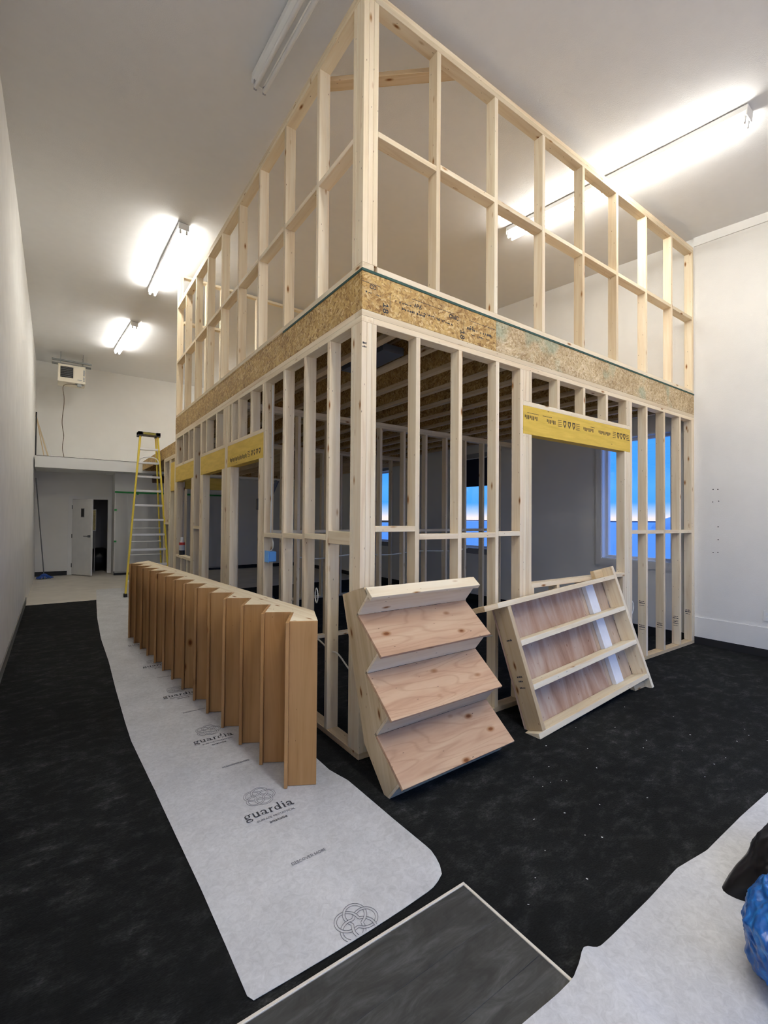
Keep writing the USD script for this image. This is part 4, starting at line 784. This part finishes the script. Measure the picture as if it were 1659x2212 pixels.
obj('electrical_cable', tube(spline([(.9, 2.79, 1.02), (1.3, 2.795, 1.0), (1.75, 2.79, 1.03), (2.2, 2.795, 1.00), (2.7, 2.79, 1.03), (3.2, 2.795, 1.02), (3.8, 2.79, 1.05)], 60), .008, 6), CABLE, smooth=40, label='white cable running through the dim inner stud wall', cat='cable')
obj('electrical_cable', tube([(.098+.012*math.cos(q), .77+.045*math.cos(q), .905+.055*math.sin(q)) for q in np.linspace(0, 2*np.pi, 28, endpoint=False)], .005, 6, closed=True), CABLE, smooth=40, label='small white cable ring hanging behind the left wall studs', cat='cable')
obj('electrical_cable', tube(spline([(3.40, .05, .66), (3.45, .04, .64), (3.47, .04, .56), (3.43, .05, .50), (3.39, .06, .52)], 24), .007, 6), CABLE, smooth=40, label='white cable loop at the right jamb of the front opening', cat='cable')
obj('electrical_cable', tube(spline([(1.0, .1, .585), (1.15, .06, .59), (1.28, .02, .59)], 16), .006, 6), CABLE, smooth=40, label='white cable between the short staircase and the landing frame', cat='cable')
bt = thing('bottle', 'white and silver spray bottle with a red band on the far window sill', 'bottle', (.045, 5.15, .926))
obj('body', lathe([(0, 0), (.042, 0), (.042, .07), (0, .07)], 20).apply_translation((.045, 5.15, .926)), DARK, bt, smooth=30); obj('label', lathe([(0, .0701), (.0425, .0701), (.0425, .15), (0, .15)], 20).apply_translation((.045, 5.15, .926)), SILVERC, bt, smooth=30)
obj('band', lathe([(0, .1501), (.043, .1501), (.043, .19), (0, .19)], 20).apply_translation((.045, 5.15, .926)), REDC, bt, smooth=30); obj('neck', lathe([(0, .1901), (.03, .1901), (.022, .22), (.022, .27), (0, .272)], 20).apply_translation((.045, 5.15, .926)), TRIMW, bt, smooth=30)
ts = thing('work_light_stand', 'dim black tripod stand with a grey lamp head inside the lower room', 'light stand', (.95, 4.1, 0))
obj('pole', tube([(.95, 4.1, .25), (.95, 4.1, 1.62)], .016, 8), DARK, ts, smooth=40)
for q in (0, 2.1, 4.2): obj('leg', tube([(.95, 4.1, .55), (.95+.36*math.cos(q), 4.1+.36*math.sin(q), .012)], .011, 6), DARK, ts)
obj('lamp_head', cbox(.24, .08, .16, .01), DUCT, ts, c=(.95, 4.1, 1.70)); obj('hose', tube(spline([(.98, 4.08, 1.65), (1.02, 4.05, 1.8), (1.1, 4.0, 2.05)], 16), .03, 8), DUCT, ts, smooth=40)
obj('duct_piece', boxm((.55, .55, 2.84), (.76, 1.2, 2.90)), DUCT, label='grey sheet metal duct between the joists near the corner', cat='duct')
# outlet on the right wall
ol = thing('wall_outlet', 'white outlet plate on the right wall at the photo edge', 'outlet', (XR, -.72, .45))
board('plate', (XR-.008, -.758, .395), (XR-.0005, -.682, .512), ol, TRIMW)
for z in (.425, .475): board('socket', (XR-.0105, -.735, z-.014), (XR-.0082, -.705, z+.014), ol, VINYLW)
# bags
def blob(c, r, seed, amp=.22, freq=2.4, sub=5):
    m = trimesh.creation.icosphere(sub); v = m.vertices; k = meshkit.fbm(v*freq+seed*7.3, 5, seed); rid = 1-np.abs(2*meshkit.noise(v*freq*2.1+seed, seed+3)-1)
    m.vertices = v*(1+amp*(k-.5)*2+.07*(rid-.5))[:, None]*r; m.vertices[:, 2] = np.maximum(m.vertices[:, 2]+c[2], .004); m.vertices[:, :2] += c[:2]; return m
bag = blob((0, 0, 0), np.array([1, 1, 1.]), 3, .10, 1.6)
v = np.array(trimesh.creation.icosphere(5).vertices); td = np.array([-.62, .66, -.42]); td /= np.linalg.norm(td)
k = np.exp(-((1-v@td)/.10))
bx = blob((0, 0, 5), np.array([1, 1, 1.]), 3, .12, 1.6); vb = np.array(bx.vertices)-[0, 0, 5]
vb = vb+td*(k*.85)[:, None]; vb = vb*np.array([.27, .17, .15])+[.985, -1.895, .10]; vb[:, 2] = np.maximum(vb[:, 2], .004); bx.vertices = vb
obj('black_plastic_bag', bx, BLACKBAG, smooth=True, label='black plastic bag with a pointed corner slumped on the paper at the right edge', cat='bag')
bb = blob((.435, -2.00, .14), np.array([.195, .15, .185]), 8, .24, 2.2)
obj('blue_plastic_bag', bb, BLUEBAG, smooth=True, label='crumpled blue plastic bag in the lower right corner', cat='bag')
# crumbs on the carpet
cr = []
for k in range(34):
    x, y = rng.uniform(-.1, 2.6), rng.uniform(-1.4, -.5); b_ = trimesh.creation.box(rng.uniform(.003, .009, 3)*[1, .6, .3]); b_.apply_transform(trimesh.transformations.rotation_matrix(rng.uniform(0, 6), [0, 0, 1])); b_.apply_translation((x, y, .003)); cr.append(b_)
obj('wood_crumbs', cat_(cr), TRIMW, label='tiny pale wood crumbs scattered on the black carpet', cat='debris', kind='stuff')
